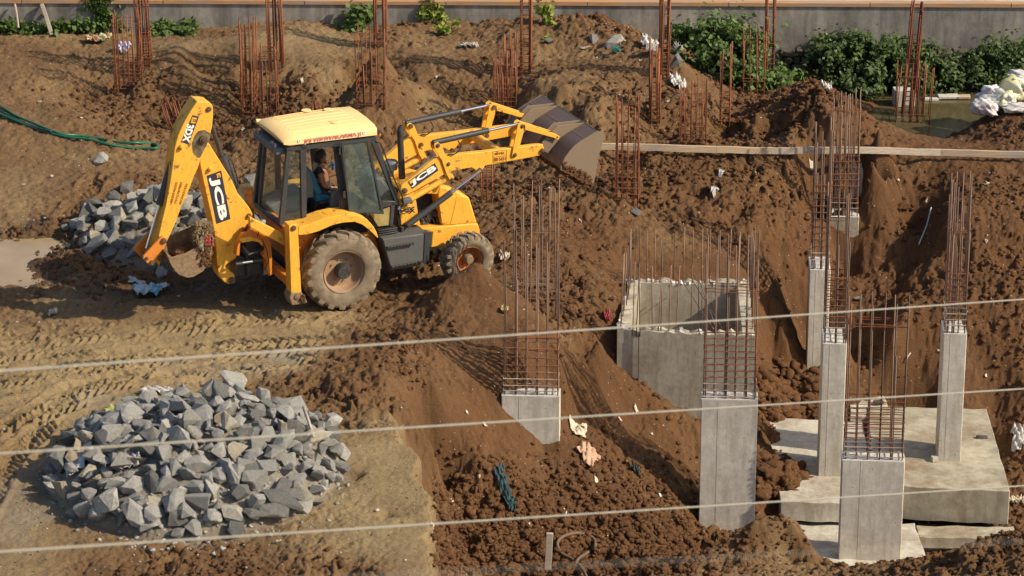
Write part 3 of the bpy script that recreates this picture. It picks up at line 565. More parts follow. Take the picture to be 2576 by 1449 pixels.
cage(1924,1947,-30,222,.32,2,5,[32,50]+R(115,215,9),'tall pair of bundles at the edge of the bush beside the dark masonry gap',rb=.014,groups=TW)
cage(2270,2296,8,296,.34,2,6,[32,50]+R(105,290,17),'dark tall leaning ladder cage standing in the pond',mat=M_drk,base=-.45,rb=.014,groups=TW,lean=(.05,0))
cage(2253,2340,165,312,.42,6,2,[195,288,300],'open sparse cage standing in the brown pond water',base=-.45,rb=.012,lean=(.03,0))
cage(1212,1240,395,512,.35,3,3,R(400,470,7),'short cage below the loader arm, nearly hidden by the machine',rb=.012)
cage(432,470,258,330,.3,6,3,[300],'short stubby bars leaning left behind the boom tip',rb=.012,lean=(-.28,0))
cage(783,812,265,300,.3,4,3,[290],'few low rusty stubs peeping over the cab roof',rb=.012)
cage(1290,1402,472,775,.4,6,2,[581,586,700,713,717,733,750],'tall grey-brown cage just behind the one on the low concrete stub',mat=M_steel,base=-.05,rb=.011)
cage(2157,2277,748,1155,.001,2,2,[],'x',mat=M_steel) if False else None
# concrete columns with their starter cages
GCOL='concrete columns with projecting reinforcement'
def column(xl,xr,yt,zt_,zb,d,yrt,hy,nx,ny,label,mat=None,tops=None,cm=.05,seed=1,cem=2,rb=.0115,hm=None,yaw=YAW,cxl=None,lean=(0,0),inset=.045,xo=0):
    """front top edge of the shaft spans xl..xr on picture row yt at height zt_"""
    p=Vector(W((xl+xr)/2,yt,zt_)); dep=p.y*cp+(CH-p.z)*sp; s=F/dep; w_=(xr-xl)/s
    r=empty('concrete_column',(p.x,p.y+d/2,zb),yaw,label=label,cat='concrete column',group=GCOL); h=zt_-zb
    m=MB(); n=6; rr=random.Random(seed)
    m.box((0,0,h/2),(w_,d,h)); m.build('shaft',mat or M_con,r,bevel=.012)
    t=MB(); k=14; vs=[]                                      # uneven screeded top
    for i in range(k+1):
        for j in range(6):
            e=(i in(0,k) or j in(0,5)); vs.append((-w_/2*1.002+w_*1.004*i/k,-d/2*1.002+d*1.004*j/5,h+(.002 if e else rr.uniform(.004,.014))))
    t.add(vs,[(i*6+j,(i+1)*6+j,(i+1)*6+j+1,i*6+j+1) for i in range(k) for j in range(5)]); t.build('top_face',M_edge,r)
    f=MB().box((w_*-.2,-d/2-.001,h/2),(.005,.004,h*.995)); f.build('form_seam',M_edge,r)
    H=lambda y:h+(yt-y)/s/cp
    cw,cd=w_-2*inset,d-2*inset; tp=None if tops is None else (H(tops[0]),H(tops[1]))
    hs=[H(y) for y in hy]; rest=[q for i,q in enumerate(sorted(hs)) if i>=cem]; low=[q for i,q in enumerate(sorted(hs)) if i<cem]
    fill_cage(r,cw,cd,h-.03,H(yrt),nx,ny,rest,M_steel,rb=rb,rh=.0075,tops=tp,seed=seed,hmat=hm or M_rust,lean=lean)
    if low:
        me=hoopmesh(cw,cd,.0085,M_cem)
        for q in low:
            o=bpy.data.objects.new('stirrup',me); C.objects.link(o); o.parent=r; o.location=(0,0,q)
    return r
column(1263,1410,997,-.72,-3.6,.36,603,[848,852,878,900,920,938,955,972,985],6,2,'low concrete stub with tall cage, half buried in the red soil left of the shaft',tops=(606,640),seed=3,cem=3)
column(1766,1908,1006,-.85,-4.2,.36,577,[731,738]+R(838,1000,11),6,2,'broad tall column with cage in front of the concrete shaft',tops=(640,600),seed=4,cem=3)
column(2121,2278,1160,-1.72,-4.4,.40,748,[818,823]+R(1012,1152,12),6,2,'nearest broad column at the lower right with a dense cage grid',tops=(760,752),seed=5,cem=4,hm=M_drk)
column(2040,2092,680,-.6,-3.6,.72,330,R(470,655,12),3,5,'slim pale column, farthest of the row, with two tall rusty bars',seed=6,rb=.012,cem=2)
column(2073,2133,866,-.62,-3.4,.74,489,[560,585]+R(700,840,11),3,5,'slim column left of the open cage, with clustered bars leaning together',seed=7,cem=3)
column(2377,2435,841,-.62,-3.4,.66,462,[585,590]+R(690,820,10),4,5,'slim column standing alone on the broad footing at the right',seed=8,cem=4)
column(2084,2163,546,-.62,-3.0,.5,245,[283,287]+R(395,470,6)+[500,512,525],7,3,'square concrete stub sunk in the hillside under a wide rusty cage',seed=9,cem=2,hm=M_rust,mat=M_cong)
# ------------------------------------------------------------------ open shaft of concrete
def shaft():
    z=-.4; A=Vector(W(1553,830,z)); B=Vector(W(1899,846,z)); Cc=Vector(W(1884,716,z)); Dd=Vector(W(1583,712,z)); th=.2; zb=-3.4
    r=empty('concrete_shaft',(A+B)/2,0,label='open square concrete shaft with thin upright bars along its broken rim',cat='concrete shaft'); r.location.z=zb; o0=r.location
    m=MB()
    def wallq(P,Q,inn,n=24,seed=1,drop=0):
        rr=random.Random(seed); P=P-o0;Q=Q-o0; vs=[]
        for i in range(n+1):
            a=P.lerp(Q,i/n); b=a+inn; zz=z-zb-drop*max(0,(i/n-.45))+rr.uniform(-.025,.02); zz2=zz+rr.uniform(-.03,.04)
            vs+=[(a.x,a.y,0),(a.x,a.y,zz),(b.x,b.y,zz2),(b.x,b.y,0)]
        fs=[]
        for i in range(n):
            k=i*4; fs+=[(k,k+4,k+5,k+1),(k+1,k+5,k+6,k+2),(k+2,k+6,k+7,k+3)]
        fs+=[(0,1,2,3),(n*4,n*4+3,n*4+2,n*4+1)]; return vs,fs
    for P,Q,inn,s_ in ((A,B,Vector((0,th,0)),1),(Dd,Cc,Vector((0,th,0)),2)):
        MB().add(*wallq(P,Q,inn,seed=s_)).build('shaft_wall',M_conb,r)
    for P,Q,inn,s_ in ((A+Vector((0,th+.003,0)),Dd+Vector((0,-.003,0)),Vector((th,0,0)),3),(B+Vector((-th,th+.003,0)),Cc+Vector((-th,-.003,0)),Vector((th,0,0)),4)):
        MB().add(*wallq(P,Q,inn,seed=s_)).build('shaft_wall',M_conb,r)
    for px in (1607,1705):
        q=Vector(W(px,834,z))-o0; MB().box((q.x,q.y-.006 if px<1650 else q.y-.02,(z-zb)/2-.01),(.012,.03,z-zb-.06)).build('form_seam',M_blkd if px<1650 else M_edge,r)
    rr=random.Random(9)
    for i in range(46):   # crumbs of broken concrete on the rims
        f=rr.random(); P,Q=((Dd,Cc),(A,B),(A,Dd))[rr.choice((0,0,1,2))]; a=P.lerp(Q,f)-o0; s_=rr.uniform(.03,.06)
        MB().box((a.x,a.y+rr.uniform(.02,th-.02),z-zb+.0),(s_*1.6,s_,s_),Euler((rr.random()*3,rr.random()*3,rr.random()*3)).to_matrix()).build('rubble_piece',M_edge,r)
    def b(px,py,pt,lean=0,mat=M_steel):
        q=Vector(W(px,py,z-.0)); dep=q.y*cp+(CH-q.z)*sp; h=(py-pt)/(F/dep)/cp; q=q-o0
        bar(r,(q.x,q.y+.06,z-zb-.1),(q.x+lean,q.y+.06+rr.uniform(-.03,.03),z-zb+h),mat,.009)
    for px,pt in ((1597,575),(1612,574),(1626,580),(1647,582),(1666,582),(1693,588),(1720,575),(1745,581),(1765,580),(1784,581),(1811,582),(1834,580),(1861,586),(1888,578),(1895,578)): b(px+rr.uniform(-2,2),714,pt,rr.uniform(-.03,.03))
    for px,pt in ((1592,661),(1612,665),(1640,672),(1663,585),(1685,670),(1701,670),(1737,672),(1757,690),(1766,690),(1850,622),(1880,640),(1897,620),(1655,700),(1600,668)): b(px+rr.uniform(-2,2),836,pt,rr.uniform(-.05,.05))
    for i in range(9):
        f=i/8; b(1560+ (1588-1560)*f+rr.uniform(-2,2),828+(716-828)*f,  (660-(660-578)*f)+rr.uniform(-20,20),rr.uniform(-.02,.04))
    for i in range(5):
        f=i/4; b(1893-6*f,828+(726-828)*f,(640-60*f)+rr.uniform(-20,20))
    for (a,c) in (((1717,708),(1795,828)),((1742,705),(1817,826)),((1758,702),(1800,822))):   # loose bars leaning across the opening
        p=Vector(W(a[0],a[1],z+.15))-o0; q=Vector(W(c[0],c[1],z+.02))-o0; bar(r,q,p,M_steel,.008)
shaft()
# ------------------------------------------------------------------ line of timber boards
def boards():
    K=[(1500,364,374),(1600,366,377),(1798,370,384),(1935,374,386),(2064,372,385),(2200,374,386),(2366,378,391),(2480,382,394),(2640,386,398)]
    lab=['long pale board of the timber line, touching the raised loader bucket','second board of the timber line from the loader bucket','middle board of the timber line, left of the wide rusty cage','warped board passing in front of the wide rusty cage','greyish board of the timber line below the pond','pale board of the timber line at the right end']
    J=[(1500,369),(1790,377),(1936,379),(2122,378),(2366,384),(2480,388),(2700,392)]
    J=[(1500,369),(1802,377),(1940,380),(2120,378),(2366,384),(2520,389),(2700,392)]
    JX=[j[0] for j in J]; JY=[]
    for j in J: JY.append(min(hit(j[0]+o_,j[1]+16).y for o_ in (-120,-60,0,60,120))-.05)
    for i in range(len(J)-1):
        P=[]
        for f in (0,.25,.5,.75,1):
            px=J[i][0]+(J[i+1][0]-J[i][0])*f*.998+1; py=J[i][1]+(J[i+1][1]-J[i][1])*f+math.sin(f*3.14)*random.uniform(-1.5,1.5)
            P.append(px and (px,py))
        vs=[]
        for (px,py) in P:
            d_=Vector(ray(px,py)); yy=float(np.interp(px,JX,JY)); q=Vector((0,0,CH))+d_*(yy/d_.y)
            vs+=[(q.x,q.y,q.z-.062),(q.x,q.y,q.z+.062),(q.x,q.y+.045,q.z+.062),(q.x,q.y+.045,q.z-.062)]
        n=len(P)-1; fs=[(0,1,2,3),(n*4,n*4+3,n*4+2,n*4+1)]
        for k in range(n):
            a=k*4; fs+=[(a,a+4,a+5,a+1),(a+1,a+5,a+6,a+2),(a+2,a+6,a+7,a+3),(a+3,a+7,a+4,a)]
        o=MB().add(vs,fs).build('timber_board',(M_wood,M_wood,M_woodg,M_woodg,M_wood,M_woodg)[i]); tag(o,lab[i],'board','timber boards laid end to end across the hillside')
boards()
# ================================================================== THE BACKHOE LOADER
TH=math.radians(25); cT,sT=math.cos(TH),math.sin(TH)
_w=W(868,776,0); VO=(_w[0]-1.05*sT,_w[1]+1.05*cT)
VZ=-.03
BH=empty('backhoe_loader',(VO[0],VO[1],VZ),TH,label='yellow backhoe loader with its front bucket raised, parked in the middle of the site',cat='backhoe loader')
def T(px,py,yl):
    d=ray(px,py); n=(-sT,cT); t=(yl+VO[0]*n[0]+VO[1]*n[1])/(d[0]*n[0]+d[1]*n[1])
    X=d[0]*t-VO[0];Y=d[1]*t-VO[1]; return (X*cT+Y*sT,CH+d[2]*t-VZ)
Z={1:(314.5,220.1,.3906),2:(597.5,251.6,.36887),3:(943.4,239.,.34727),4:(345.9,553.4,.16057),5:(1194.9,239.,.16495),6:(628.9,534.6,.17361),7:(849.,314.5,.17361),8:(628.9,251.6,.13021),9:(377.4,239.,.17361),10:(723.2,345.9,.15191),11:(1037.7,440.2,.17361),0:(0,0,1)}
def L(k,x,y,yl): a=Z[k]; return T(a[0]+x*a[2],a[1]+y*a[2],yl)
def PL(k,pts,yl): return [L(k,x,y,yl) for x,y in pts]
def L3(k,x,y,yl): p=L(k,x,y,yl); return Vector((p[0],yl,p[1]))
def plate(name,k,pts,y0,th,mat,parent=None,bevel=.008):
    return MB().prism(PL(k,pts,y0),y0,y0+th).build(name,mat,parent or BH,bevel=bevel)
def pin(name,k,x,y,yl,r,ln=.05,mat=None,parent=None):
    p=L3(k,x,y,yl); return MB().lathe([(0,-ln),(r*.55,-ln),(r*.6,-ln*.75),(r,-ln*.7),(r,0),(0,.0)],14,p).build(name,mat or M_pin,parent or BH,smooth='auto')
def cyl(name,a,b,r,mat,parent=None,seg=14): return MB().tube([a,b],r,seg).build(name,mat,parent or BH,smooth='auto')
def lettering(s,k,quad,yl,mat,parent,bold=.02,name='lettering',dy=.006):
    """letters mapped on a plate: quad = bottom-left, bottom-right, top-right, top-left in the close-up's pixels"""
    cu=bpy.data.curves.new('lettering','FONT'); cu.body=s; cu.offset=bold; cu.resolution_u=3; ob=bpy.data.objects.new('tmp',cu); C.objects.link(ob)
    dg=bpy.context.evaluated_depsgraph_get(); me=bpy.data.meshes.new_from_object(ob.evaluated_get(dg)); C.objects.unlink(ob); bpy.data.objects.remove(ob)
    xs=[v.co.x for v in me.vertices]; ys=[v.co.y for v in me.vertices]; x0,x1,y0,y1=min(xs),max(xs),min(ys),max(ys)
    q=[Vector(L(k,x,y,yl)) for x,y in quad]
    for v in me.vertices:
        u=(v.co.x-x0)/(x1-x0); w_=(v.co.y-y0)/(y1-y0); p=(q[0].lerp(q[1],u)).lerp(q[3].lerp(q[2],u),w_); v.co=(p.x,yl-dy,p.y)
    me.materials.clear(); me.materials.append(mat); me.name=name; o=bpy.data.objects.new(name,me); C.objects.link(o); o.parent=parent; return o
def wheel(name,x,z,yo,R,wd,rr,nl,rimmat,side,parent=BH,hub=None):
    """yo = outer face; side -1 faces the camera side"""
    s=side; y=lambda a:yo-s*a       # a measured inwards from the outer face
    w=empty(name,(x,0,z)); w.parent=parent
    def pr(L_): return [(r,(yo-s*a)) for r,a in L_]
    t=MB().lathe(pr([(rr,.035),(rr+.02,.012),(rr+.07,.0),(rr+.16*(R/.69),-.012),(R-.10,.005),(R-.055,.03),(R-.045,.07),(R-.04,wd/2),(R-.045,wd-.07),(R-.055,wd-.03),(R-.10,wd-.005),(rr+.1,wd+.01),(rr,wd-.03)]),72,(0,0,0))
    o=t.build('tyre',M_tyre,w,smooth=True)
    lg=MB()
    for sd in (0,1):
        for k in range(nl):
            a0=2*math.pi*(k+.5*sd)/nl; vs=[]
            da=2*math.pi/nl
            secs=[(.0,R-.105,R-.085,0,.30),(.012,R-.075,R-.022,.02,.30),(.06,R-.05,R-.002,.10,.27),(wd*.3,R-.045,R+.006,.42,.24),(wd*.54,R-.045,R+.004,.75,.22)]
            for (a,r0,r1,ang,hw) in secs:
                aa=a if sd==0 else wd-a; c=a0+ang*da*1.1*(1 if sd==0 else 1)
                for (r,g) in ((r0,-hw),(r1,-hw*.72),(r1,hw*.72),(r0,hw)):
                    th=c+g*da; vs.append((r*math.cos(th),yo-s*aa,r*math.sin(th)))
            fs=[(i*4+j,i*4+j+1,i*4+j+5,i*4+j+4) for i in range(len(secs)-1) for j in range(3)]+[(0,3,2,1),tuple(len(vs)-4+i for i in range(4))]
            lg.add(vs,fs)
    lg.build('tread_lug_ring',M_tyre,o,bevel=.006)
    MB().lathe(pr([(rr+.015,.0),(rr+.02,.03),(rr-.015,.05),(rr-.03,.13),(rr-.07,.17),(rr*.5,.17),(0.1,.16),(0,.16)]),48,(0,0,0)).build('rim',rimmat,w,smooth='auto')
    h=MB().lathe(pr([(0,-.0),(.115,.0),(.125,.02),(.13,.16),(.13,.18)] if not hub else [(0,.02),(.06,.02),(.08,.05),(.10,.12),(.10,.2)]),28,(0,0,0))
    ho=h.build('hub',M_blkd if not hub else M_mud,w,smooth='auto')
    nb=MB()
    for k in range(8):
        a=2*math.pi*k/8+.2; nb.lathe([(0,0),(.016,0),(.016,.03)],8,(rr*.55*math.cos(a),(yo-s*.17)+s*.03 if s>0 else yo+.17-.03,rr*.55*math.sin(a)))
    nb.build('wheel_nuts',M_mud,w)
    if not hub:
        a=MB()
        for k in range(5): 
            t0=2*math.pi*k/5; a.tube([(.085*math.cos(t0+j*.22),yo-s*(-.002) ,.085*math.sin(t0+j*.22)) for j in range(4)],.004,4)
        a.build('hub_marks',M_mud,ho)
    return w
c=L(2,750,1180,-1.05); f_=L(3,692,1190,-1.0)
wheel('rear_wheel',0,.685,-1.06,.70,.40,.36,19,M_rim,-1)
wheel('rear_wheel',0,.685,1.06,.70,.40,.36,19,M_rim,1)
fx=f_[0]; wheel('front_wheel',fx,.50,-1.0,.475,.30,.235,20,M_rimo,-1,hub=1)
wheel('front_wheel',fx,.50,1.0,.475,.30,.235,20,M_rimo,1,hub=1)
cyl('front_axle',(fx,-.8,.5),(fx,.8,.5),.08,M_org); cyl('rear_axle',(0,-.75,.685),(0,.75,.685),.14,M_org)
# chassis, side panel, engine cover
MB().box((.9,0,.72),(3.4,.7,.26)).build('chassis_frame',M_blkd,BH,bevel=.01)
plate('side_panel',11,[(120,768),(440,745),(640,728),(925,703),(945,700),(978,800),(980,880),(870,868),(780,880),(700,905),(640,935),(560,985),(535,1015),(515,1030),(255,1055),(275,1000),(290,830),(125,795)],-.50,1.0,M_yel,bevel=.02)
hp=[(40,300),(250,70),(400,130),(560,150),(660,190),(820,320),(870,470),(945,700),(640,728),(440,743)]
plate('engine_cover',11,[(355,285),(400,165),(560,190),(640,225),(740,290),(825,325),(870,470),(940,698),(640,726),(441,742),(425,700),(380,405)],-.47,.94,M_yel,bevel=.035)
plate('engine_cover_panel',11,[(385,405),(500,300),(635,312),(610,440),(545,665),(520,690),(430,700)],-.485,.015,M_yel,bevel=.004)
plate('engine_cover_panel',11,[(640,312),(738,318),(700,470),(645,722),(548,712),(560,670),(615,450)],-.479,.009,M_yel,bevel=.003)
plate('cover_top',11,[(-60,330),(60,205),(240,130),(400,165),(355,287),(180,272),(60,340)],-.46,.92,M_yelm,bevel=.02)
MB().box((L(11,250,520,-.2)[0],.12,L(11,250,520,-.2)[1]-.1),(.75,.62,.8)).build('engine_block',M_blkd,BH,bevel=.02)
e=MB(); rr=random.Random(3)
for i in range(16):
    p=L3(11,rr.uniform(120,400),rr.uniform(520,740),-.3); e.box(p,(rr.uniform(.04,.14),rr.uniform(.05,.12),rr.uniform(.03,.12)))
for i in range(6):
    p=L3(11,rr.uniform(140,380),rr.uniform(600,650),-.36); e.tube([p,p+Vector((rr.uniform(-.05,.1),0,-.08)),p+Vector((rr.uniform(-.05,.1),.05,-.22))],.012,6)
e.build('engine_parts',M_eng,BH,bevel=.006)
plate('front_post',7,[(915,880),(1060,870),(1140,1100),(1165,1260),(1200,1449),(920,1449),(900,1180)],-.58,.1,M_yelm)
plate('front_post',7,[(915,880),(1060,870),(1140,1100),(1165,1260),(1200,1449),(920,1449),(900,1180)],.48,.1,M_yelm)
MB().box((L(7,1000,1300,-.5)[0]+.05,0,1.25),(.16,.95,.5)).build('firewall',M_org,BH)
cyl('cross_tube',(L(3,213,690,-.6)[0],-.55,L(3,213,690,-.6)[1]),(L(3,213,690,-.6)[0],.55,L(3,213,690,-.6)[1]),.05,M_yelm)
# black tank with steps
M_tank=paint('dusty_black_paint',(.085,.085,.082),.6,.5,wear=.66,mudcol=(.2,.16,.11)); tk=[(55,1045),(365,1003),(388,1000),(393,1178),(362,1205),(345,1232),(118,1272),(98,1205)]
tank=plate('side_tank',3,tk,-.93,.42,M_tank,bevel=.02)
plate('tank_flange',3,[(362,985),(412,990),(412,1098),(396,1102),(392,1185),(362,1235),(352,1200)],-.945,.014,M_blk,tank)
for (a,b_) in (((95,1105),(275,1075)),((125,1245),(350,1205))):
    p=L3(3,a[0],a[1],-.97); q=L3(3,b_[0],b_[1],-.97); s_=MB().tube([p,q],.014,6)
    for i in range(9):
        m_=p.lerp(q,i/8); s_.box(m_,(.03,.07,.022))
    s_.build('step',M_blkd,tank)
# loader arms
arm=[(183,690),(190,655),(300,572),(432,463),(520,437),(800,410),(1000,383),(1215,357),(1228,395),(1193,440),(1050,468),(800,512),(775,552),(750,556),(700,527),(565,550),(508,574),(270,706),(235,722),(200,715)]
def arms(y0,th,near):
    poly=PL(3,arm,-.64); a=MB().prism(poly,y0,y0+th).build('loader_arm',M_yel,BH,bevel=.012)
    def P3(x,y,yy): p=L(3,x,y,-.64); return Vector((p[0],yy,p[1]))
    def pl(name,pts,y_,t_,mat,par=a): return MB().prism([L(3,x,y,-.64) for x,y in pts],y_,y_+t_).build(name,mat,par,bevel=.006)
    yo=y0 if near else y0+th; sg=-1 if near else 1; out=lambda d:(yo+sg*d)
    f=lambda d,t:(yo-d-t if near else yo+d)          # outboard slab start
    pl('pivot_lever',[(427,392),(422,352),(448,338),(476,358),(520,470),(552,560),(568,592),(564,620),(545,626),(528,600),(508,560),(478,470)],f(.012,.02),.02,M_yel)
    pl('pivot_lever',[(427,392),(422,352),(448,338),(476,358),(520,470),(552,560),(568,592),(564,620),(545,626),(528,600),(508,560),(478,470)],y0+th+.012 if near else y0-.032,.02,M_yelm)
    for dd in (f(.012,.02),(y0+th+.012 if near else y0-.032)):
        pl('bucket_lever',[(1030,205),(1052,192),(1082,205),(1078,240),(1024,440),(1006,452),(985,438)],dd,.02,M_yel)
    for dd in (f(.036,.018),(y0+th+.036 if near else y0-.054)):
        pl('bucket_link',[(1076,208),(1100,212),(1300,276),(1330,296),(1318,320),(1290,306),(1078,246)],dd,.018,M_yel)
    ym=y0+th/2
    A_=P3(430,352,ym); B_=P3(1050,215,ym); m1=A_.lerp(B_,.645); cyl('tilt_cylinder',A_,m1,.05,M_blk,a); cyl('tilt_rod',m1,B_,.024,M_chr,a)
    g=A_+Vector((.05,0,.06)); MB().tube([P3(520,325,ym-.02),P3(640,300,ym-.02),P3(790,262,ym-.02)],.012,6).build('hydraulic_pipe',M_blkd,a)
    MB().tube([P3(600,330,ym-.06),P3(618,365,ym-.09),P3(600,400,ym-.1),P3(570,425,ym-.09),P3(525,430,ym-.06)],.011,6).build('hydraulic_hose',M_rub,a)
    A_=P3(222,938,out(.06)); B_=P3(755,542,out(.06)); m1=A_.lerp(B_,.60); cyl('lift_cylinder',A_,m1,.052,M_blk,a); cyl('lift_rod',m1,B_,.026,M_chr,a)
    cyl('levelling_rod',P3(255,768,ym),P3(535,606,ym),.052,M_yel,a)
    for (x,y,r) in ((213,690,.045),(450,362,.04),(526,497,.035),(552,608,.035),(1062,222,.038),(1008,430,.038),(757,540,.036),(1210,400,.038),(1310,300,.038),(225,945,.035),(255,770,.035)):
        p=P3(x,y,yo); t_=.055
        if near: MB().lathe([(0,-t_),(r*.5,-t_),(r*.55,-t_*.8),(r,-t_*.75),(r,th+.06),(0,th+.06)],14,p).build('pin',M_pin,a,smooth='auto')
        else: MB().lathe([(0,-th-.06),(r,-th-.06),(r,t_),(0,t_)],14,p).build('pin',M_pin,a,smooth='auto')
    return a
na=arms(-.64,.11,True); fa=arms(.53,.11,False)
# decals on the near arm
def quadplate(name,k,pts,yl,dy,mat,parent): return MB().prism(PL(k,pts,yl),yl-dy,yl-dy+.002).build(name,mat,parent)
quadplate('decal',3,[(237,628),(433,492),(459,546),(269,681)],-.64,.004,M_dark,na)
lettering('JCB',3,[(264,670),(452,548),(430,500),(254,622)],-.64,M_white,na,.045)
quadplate('decal_badge',3,[(246,626),(266,613),(275,630),(256,643)],-.64,.008,M_yel,na)
lettering('MH·04',5,[(302,918),(443,902),(443,862),(300,880)],-.64,M_brt,na,.02)
lettering('BB·5651',5,[(290,1014),(468,990),(466,935),(290,957)],-.64,M_brt,na,.02)
for a_,b_ in (((275,862),(480,835)),((480,835),(483,1003)),((483,1003),(278,1035)),((278,1035),(275,862)),((276,948),(481,920))):
    cyl('number_frame',L3(5,a_[0],a_[1],-.644),L3(5,b_[0],b_[1],-.644),.0025,M_brt,na,4)
cyl('cross_member',(L(3,900,430,-.6)[0],-.53,L(3,900,430,-.6)[1]+.02),(L(3,900,430,-.6)[0],.53,L(3,900,430,-.6)[1]+.02),.085,M_yelm,na)
# loader bucket
yb=-1.12; yb2=1.12
bk=PL(5,[(1870,548),(1690,655),(1600,705),(1510,770),(1430,860),(1365,950),(1325,1030),(1300,1110),(1330,1150),(1780,1400)],yb)
bu=MB().strip(bk,yb,yb2,.022).build('loader_bucket',M_gry,BH,bevel=.004)
for y_ in (yb-.02,yb2):
    MB().prism(PL(5,[(1868,540),(1965,600),(1955,680),(1900,850),(1860,1050),(1830,1230),(1790,1408),(1540,1275),(1296,1140),(1298,1080),(1365,945),(1430,855),(1510,765),(1600,700),(1690,650)],yb),y_,y_+.02).build('end_plate',M_gryp,bu,bevel=.003)
MB().strip(PL(5,[(1960,600),(1868,543)],yb),yb,yb2,.03).build('lip',M_gryp,bu)
q0,q1=L(5,1660,1330,yb),L(5,1785,1404,yb); MB().prism([q0,q1,(q1[0]-.01,q1[1]-.02),(q0[0],q0[1]-.02)],yb-.01,yb2+.01).build('cutting_edge',M_mud,bu)
for yy in (-.62,-.46,.44,.60):     # hinge ribs on the back
    MB().prism(PL(5,[(1868,548),(1690,655),(1600,705),(1510,770),(1430,860),(1365,950),(1325,1030),(1250,985),(1195,900),(1215,850),(1400,640),(1450,590),(1500,590)],yb),yy,yy+.02).build('hinge_rib',M_gryp,bu,bevel=.003)
for yy in (-.47,.45):
    q=L(5,1640,760,yb)
w=MB()
for y_ in ((-1.1,-.64),(-.44,.42),(.64,1.1)):
    P_=PL(5,[(1868,560),(1700,662)],yb); w.prism([P_[0],P_[1],(P_[1][0]-.05,P_[1][1]-.0),(P_[0][0]-.02,P_[0][1]-.03)],*y_)
w.build('back_stiffener',M_gry,bu,bevel=.004)
# soil stuck in and under the bucket
def lumps(name,pts,n,s,mat,parent,seed=1,flat=.7):
    rr=random.Random(seed); m=MB(); bm=bmesh.new(); bmesh.ops.create_icosphere(bm,subdivisions=2,radius=1); V_=[v.co.copy() for v in bm.verts]; F_=[tuple(v.index for v in f.verts) for f in bm.faces]; bm.free()
    for i in range(n):
        p=pts(rr); k=s*rr.uniform(.4,1.2); ph=rr.random()*9
        m.add([p+Vector((v.x,v.y,v.z*flat))*k*(1+.35*math.sin(v.x*4+ph)*math.sin(v.y*5+ph*2)*math.sin(v.z*4+ph)+rr.uniform(-.08,.08)) for v in V_],F_)
    return m.build(name,mat,parent)
lumps('stuck_soil',lambda r:L3(5,1330+440*(t:=r.random()),1150+240*t,yb).lerp(Vector((L(5,1330+440*t,1150+240*t,yb)[0],yb2,L(5,1330+440*t,1150+240*t,yb)[1])),r.random()**1.2)+Vector((r.uniform(-.02,.02),0,r.uniform(-.05,.01))),230,.05,M_clod,bu,4)
lumps('stuck_soil',lambda r:L3(5,1340+440*(t:=r.random()),1150+240*t-r.random()**2*150,yb-.02)+Vector((0,r.uniform(-.012,.0),0)),120,.035,M_clod,bu,5)
# ---------------- cab
y0=-.72; y1=.52
cab=empty('cab',(0,0,0)); cab.parent=BH
def cpl(name,k,pts,ya,th,mat=M_blk,bevel=.006): return plate(name,k,pts,ya,th,mat,cab,bevel)
def both(name,k,pts,th,mat=M_blk,bevel=.006):
    P_=PL(k,pts,y0); MB().prism(P_,y0,y0+th).build(name,mat,cab,bevel=bevel); MB().prism(P_,y1-th,y1).build(name,mat,cab,bevel=bevel)
both('corner_pillar',2,[(338,335),(366,335),(318,858),(285,850)],.07)
both('door_post',2,[(428,318),(470,316),(472,850),(440,862)],.06)
both('middle_post',2,[(655,296),(700,290),(760,765),(712,775)],.06)
both('front_pillar',2,[(905,262),(945,258),(1108,700),(1080,705)],.08)
both('top_rail',2,[(335,328),(940,238),(946,285),(338,352)],.06)
both('sill',2,[(290,850),(470,850),(720,768),(765,762),(765,785),(720,795),(480,872),(300,885)],.06)
both('lower_rail',2,[(985,690),(1090,690),(1095,712),(990,735)],.05)
# cross rails between the two sides
def rail(name,k,x,y,s,mat=M_blk):
    p=L(k,x,y,y0); MB().box((p[0],(y0+y1)/2,p[1]),(s[0],y1-y0-.145,s[1])).build(name,mat,cab,bevel=.006)
rail('rear_top_rail',2,350,342,(.07,.12)); rail('rear_sill',2,300,855,(.07,.08)); rail('front_top_rail',2,925,270,(.06,.08)); rail('front_sill',2,1092,705,(.06,.07))
p1=L(2,345,350,y0); p2=L(2,303,850,y0)
MB().box(((p1[0]+p2[0])/2+.0,y1-.2,(p1[1]+p2[1])/2),(.05,.09,abs(p1[1]-p2[1])*1.0),Euler((0,math.atan2(p1[0]-p2[0],p1[1]-p2[1]),0)).to_matrix()).build('rear_window_bar',M_blk,cab,bevel=.005)
MB().box((p1[0]-.10,(y0+y1)/2,p1[1]-.02),(.18,1.05,.12)).build('rear_lamp_housing',M_int,cab,bevel=.02)
for yy in (-.5,-.38,.3): MB().lathe([(0,-.02),(.05,-.015),(.055,.02)],16,(0,0,0),'z').build('work_lamp',M_lamp,cab).matrix_local=Matrix.Translation((p1[0]-.16,yy,p1[1]+.05))@Euler((0,-1.2,0)).to_matrix().to_4x4()
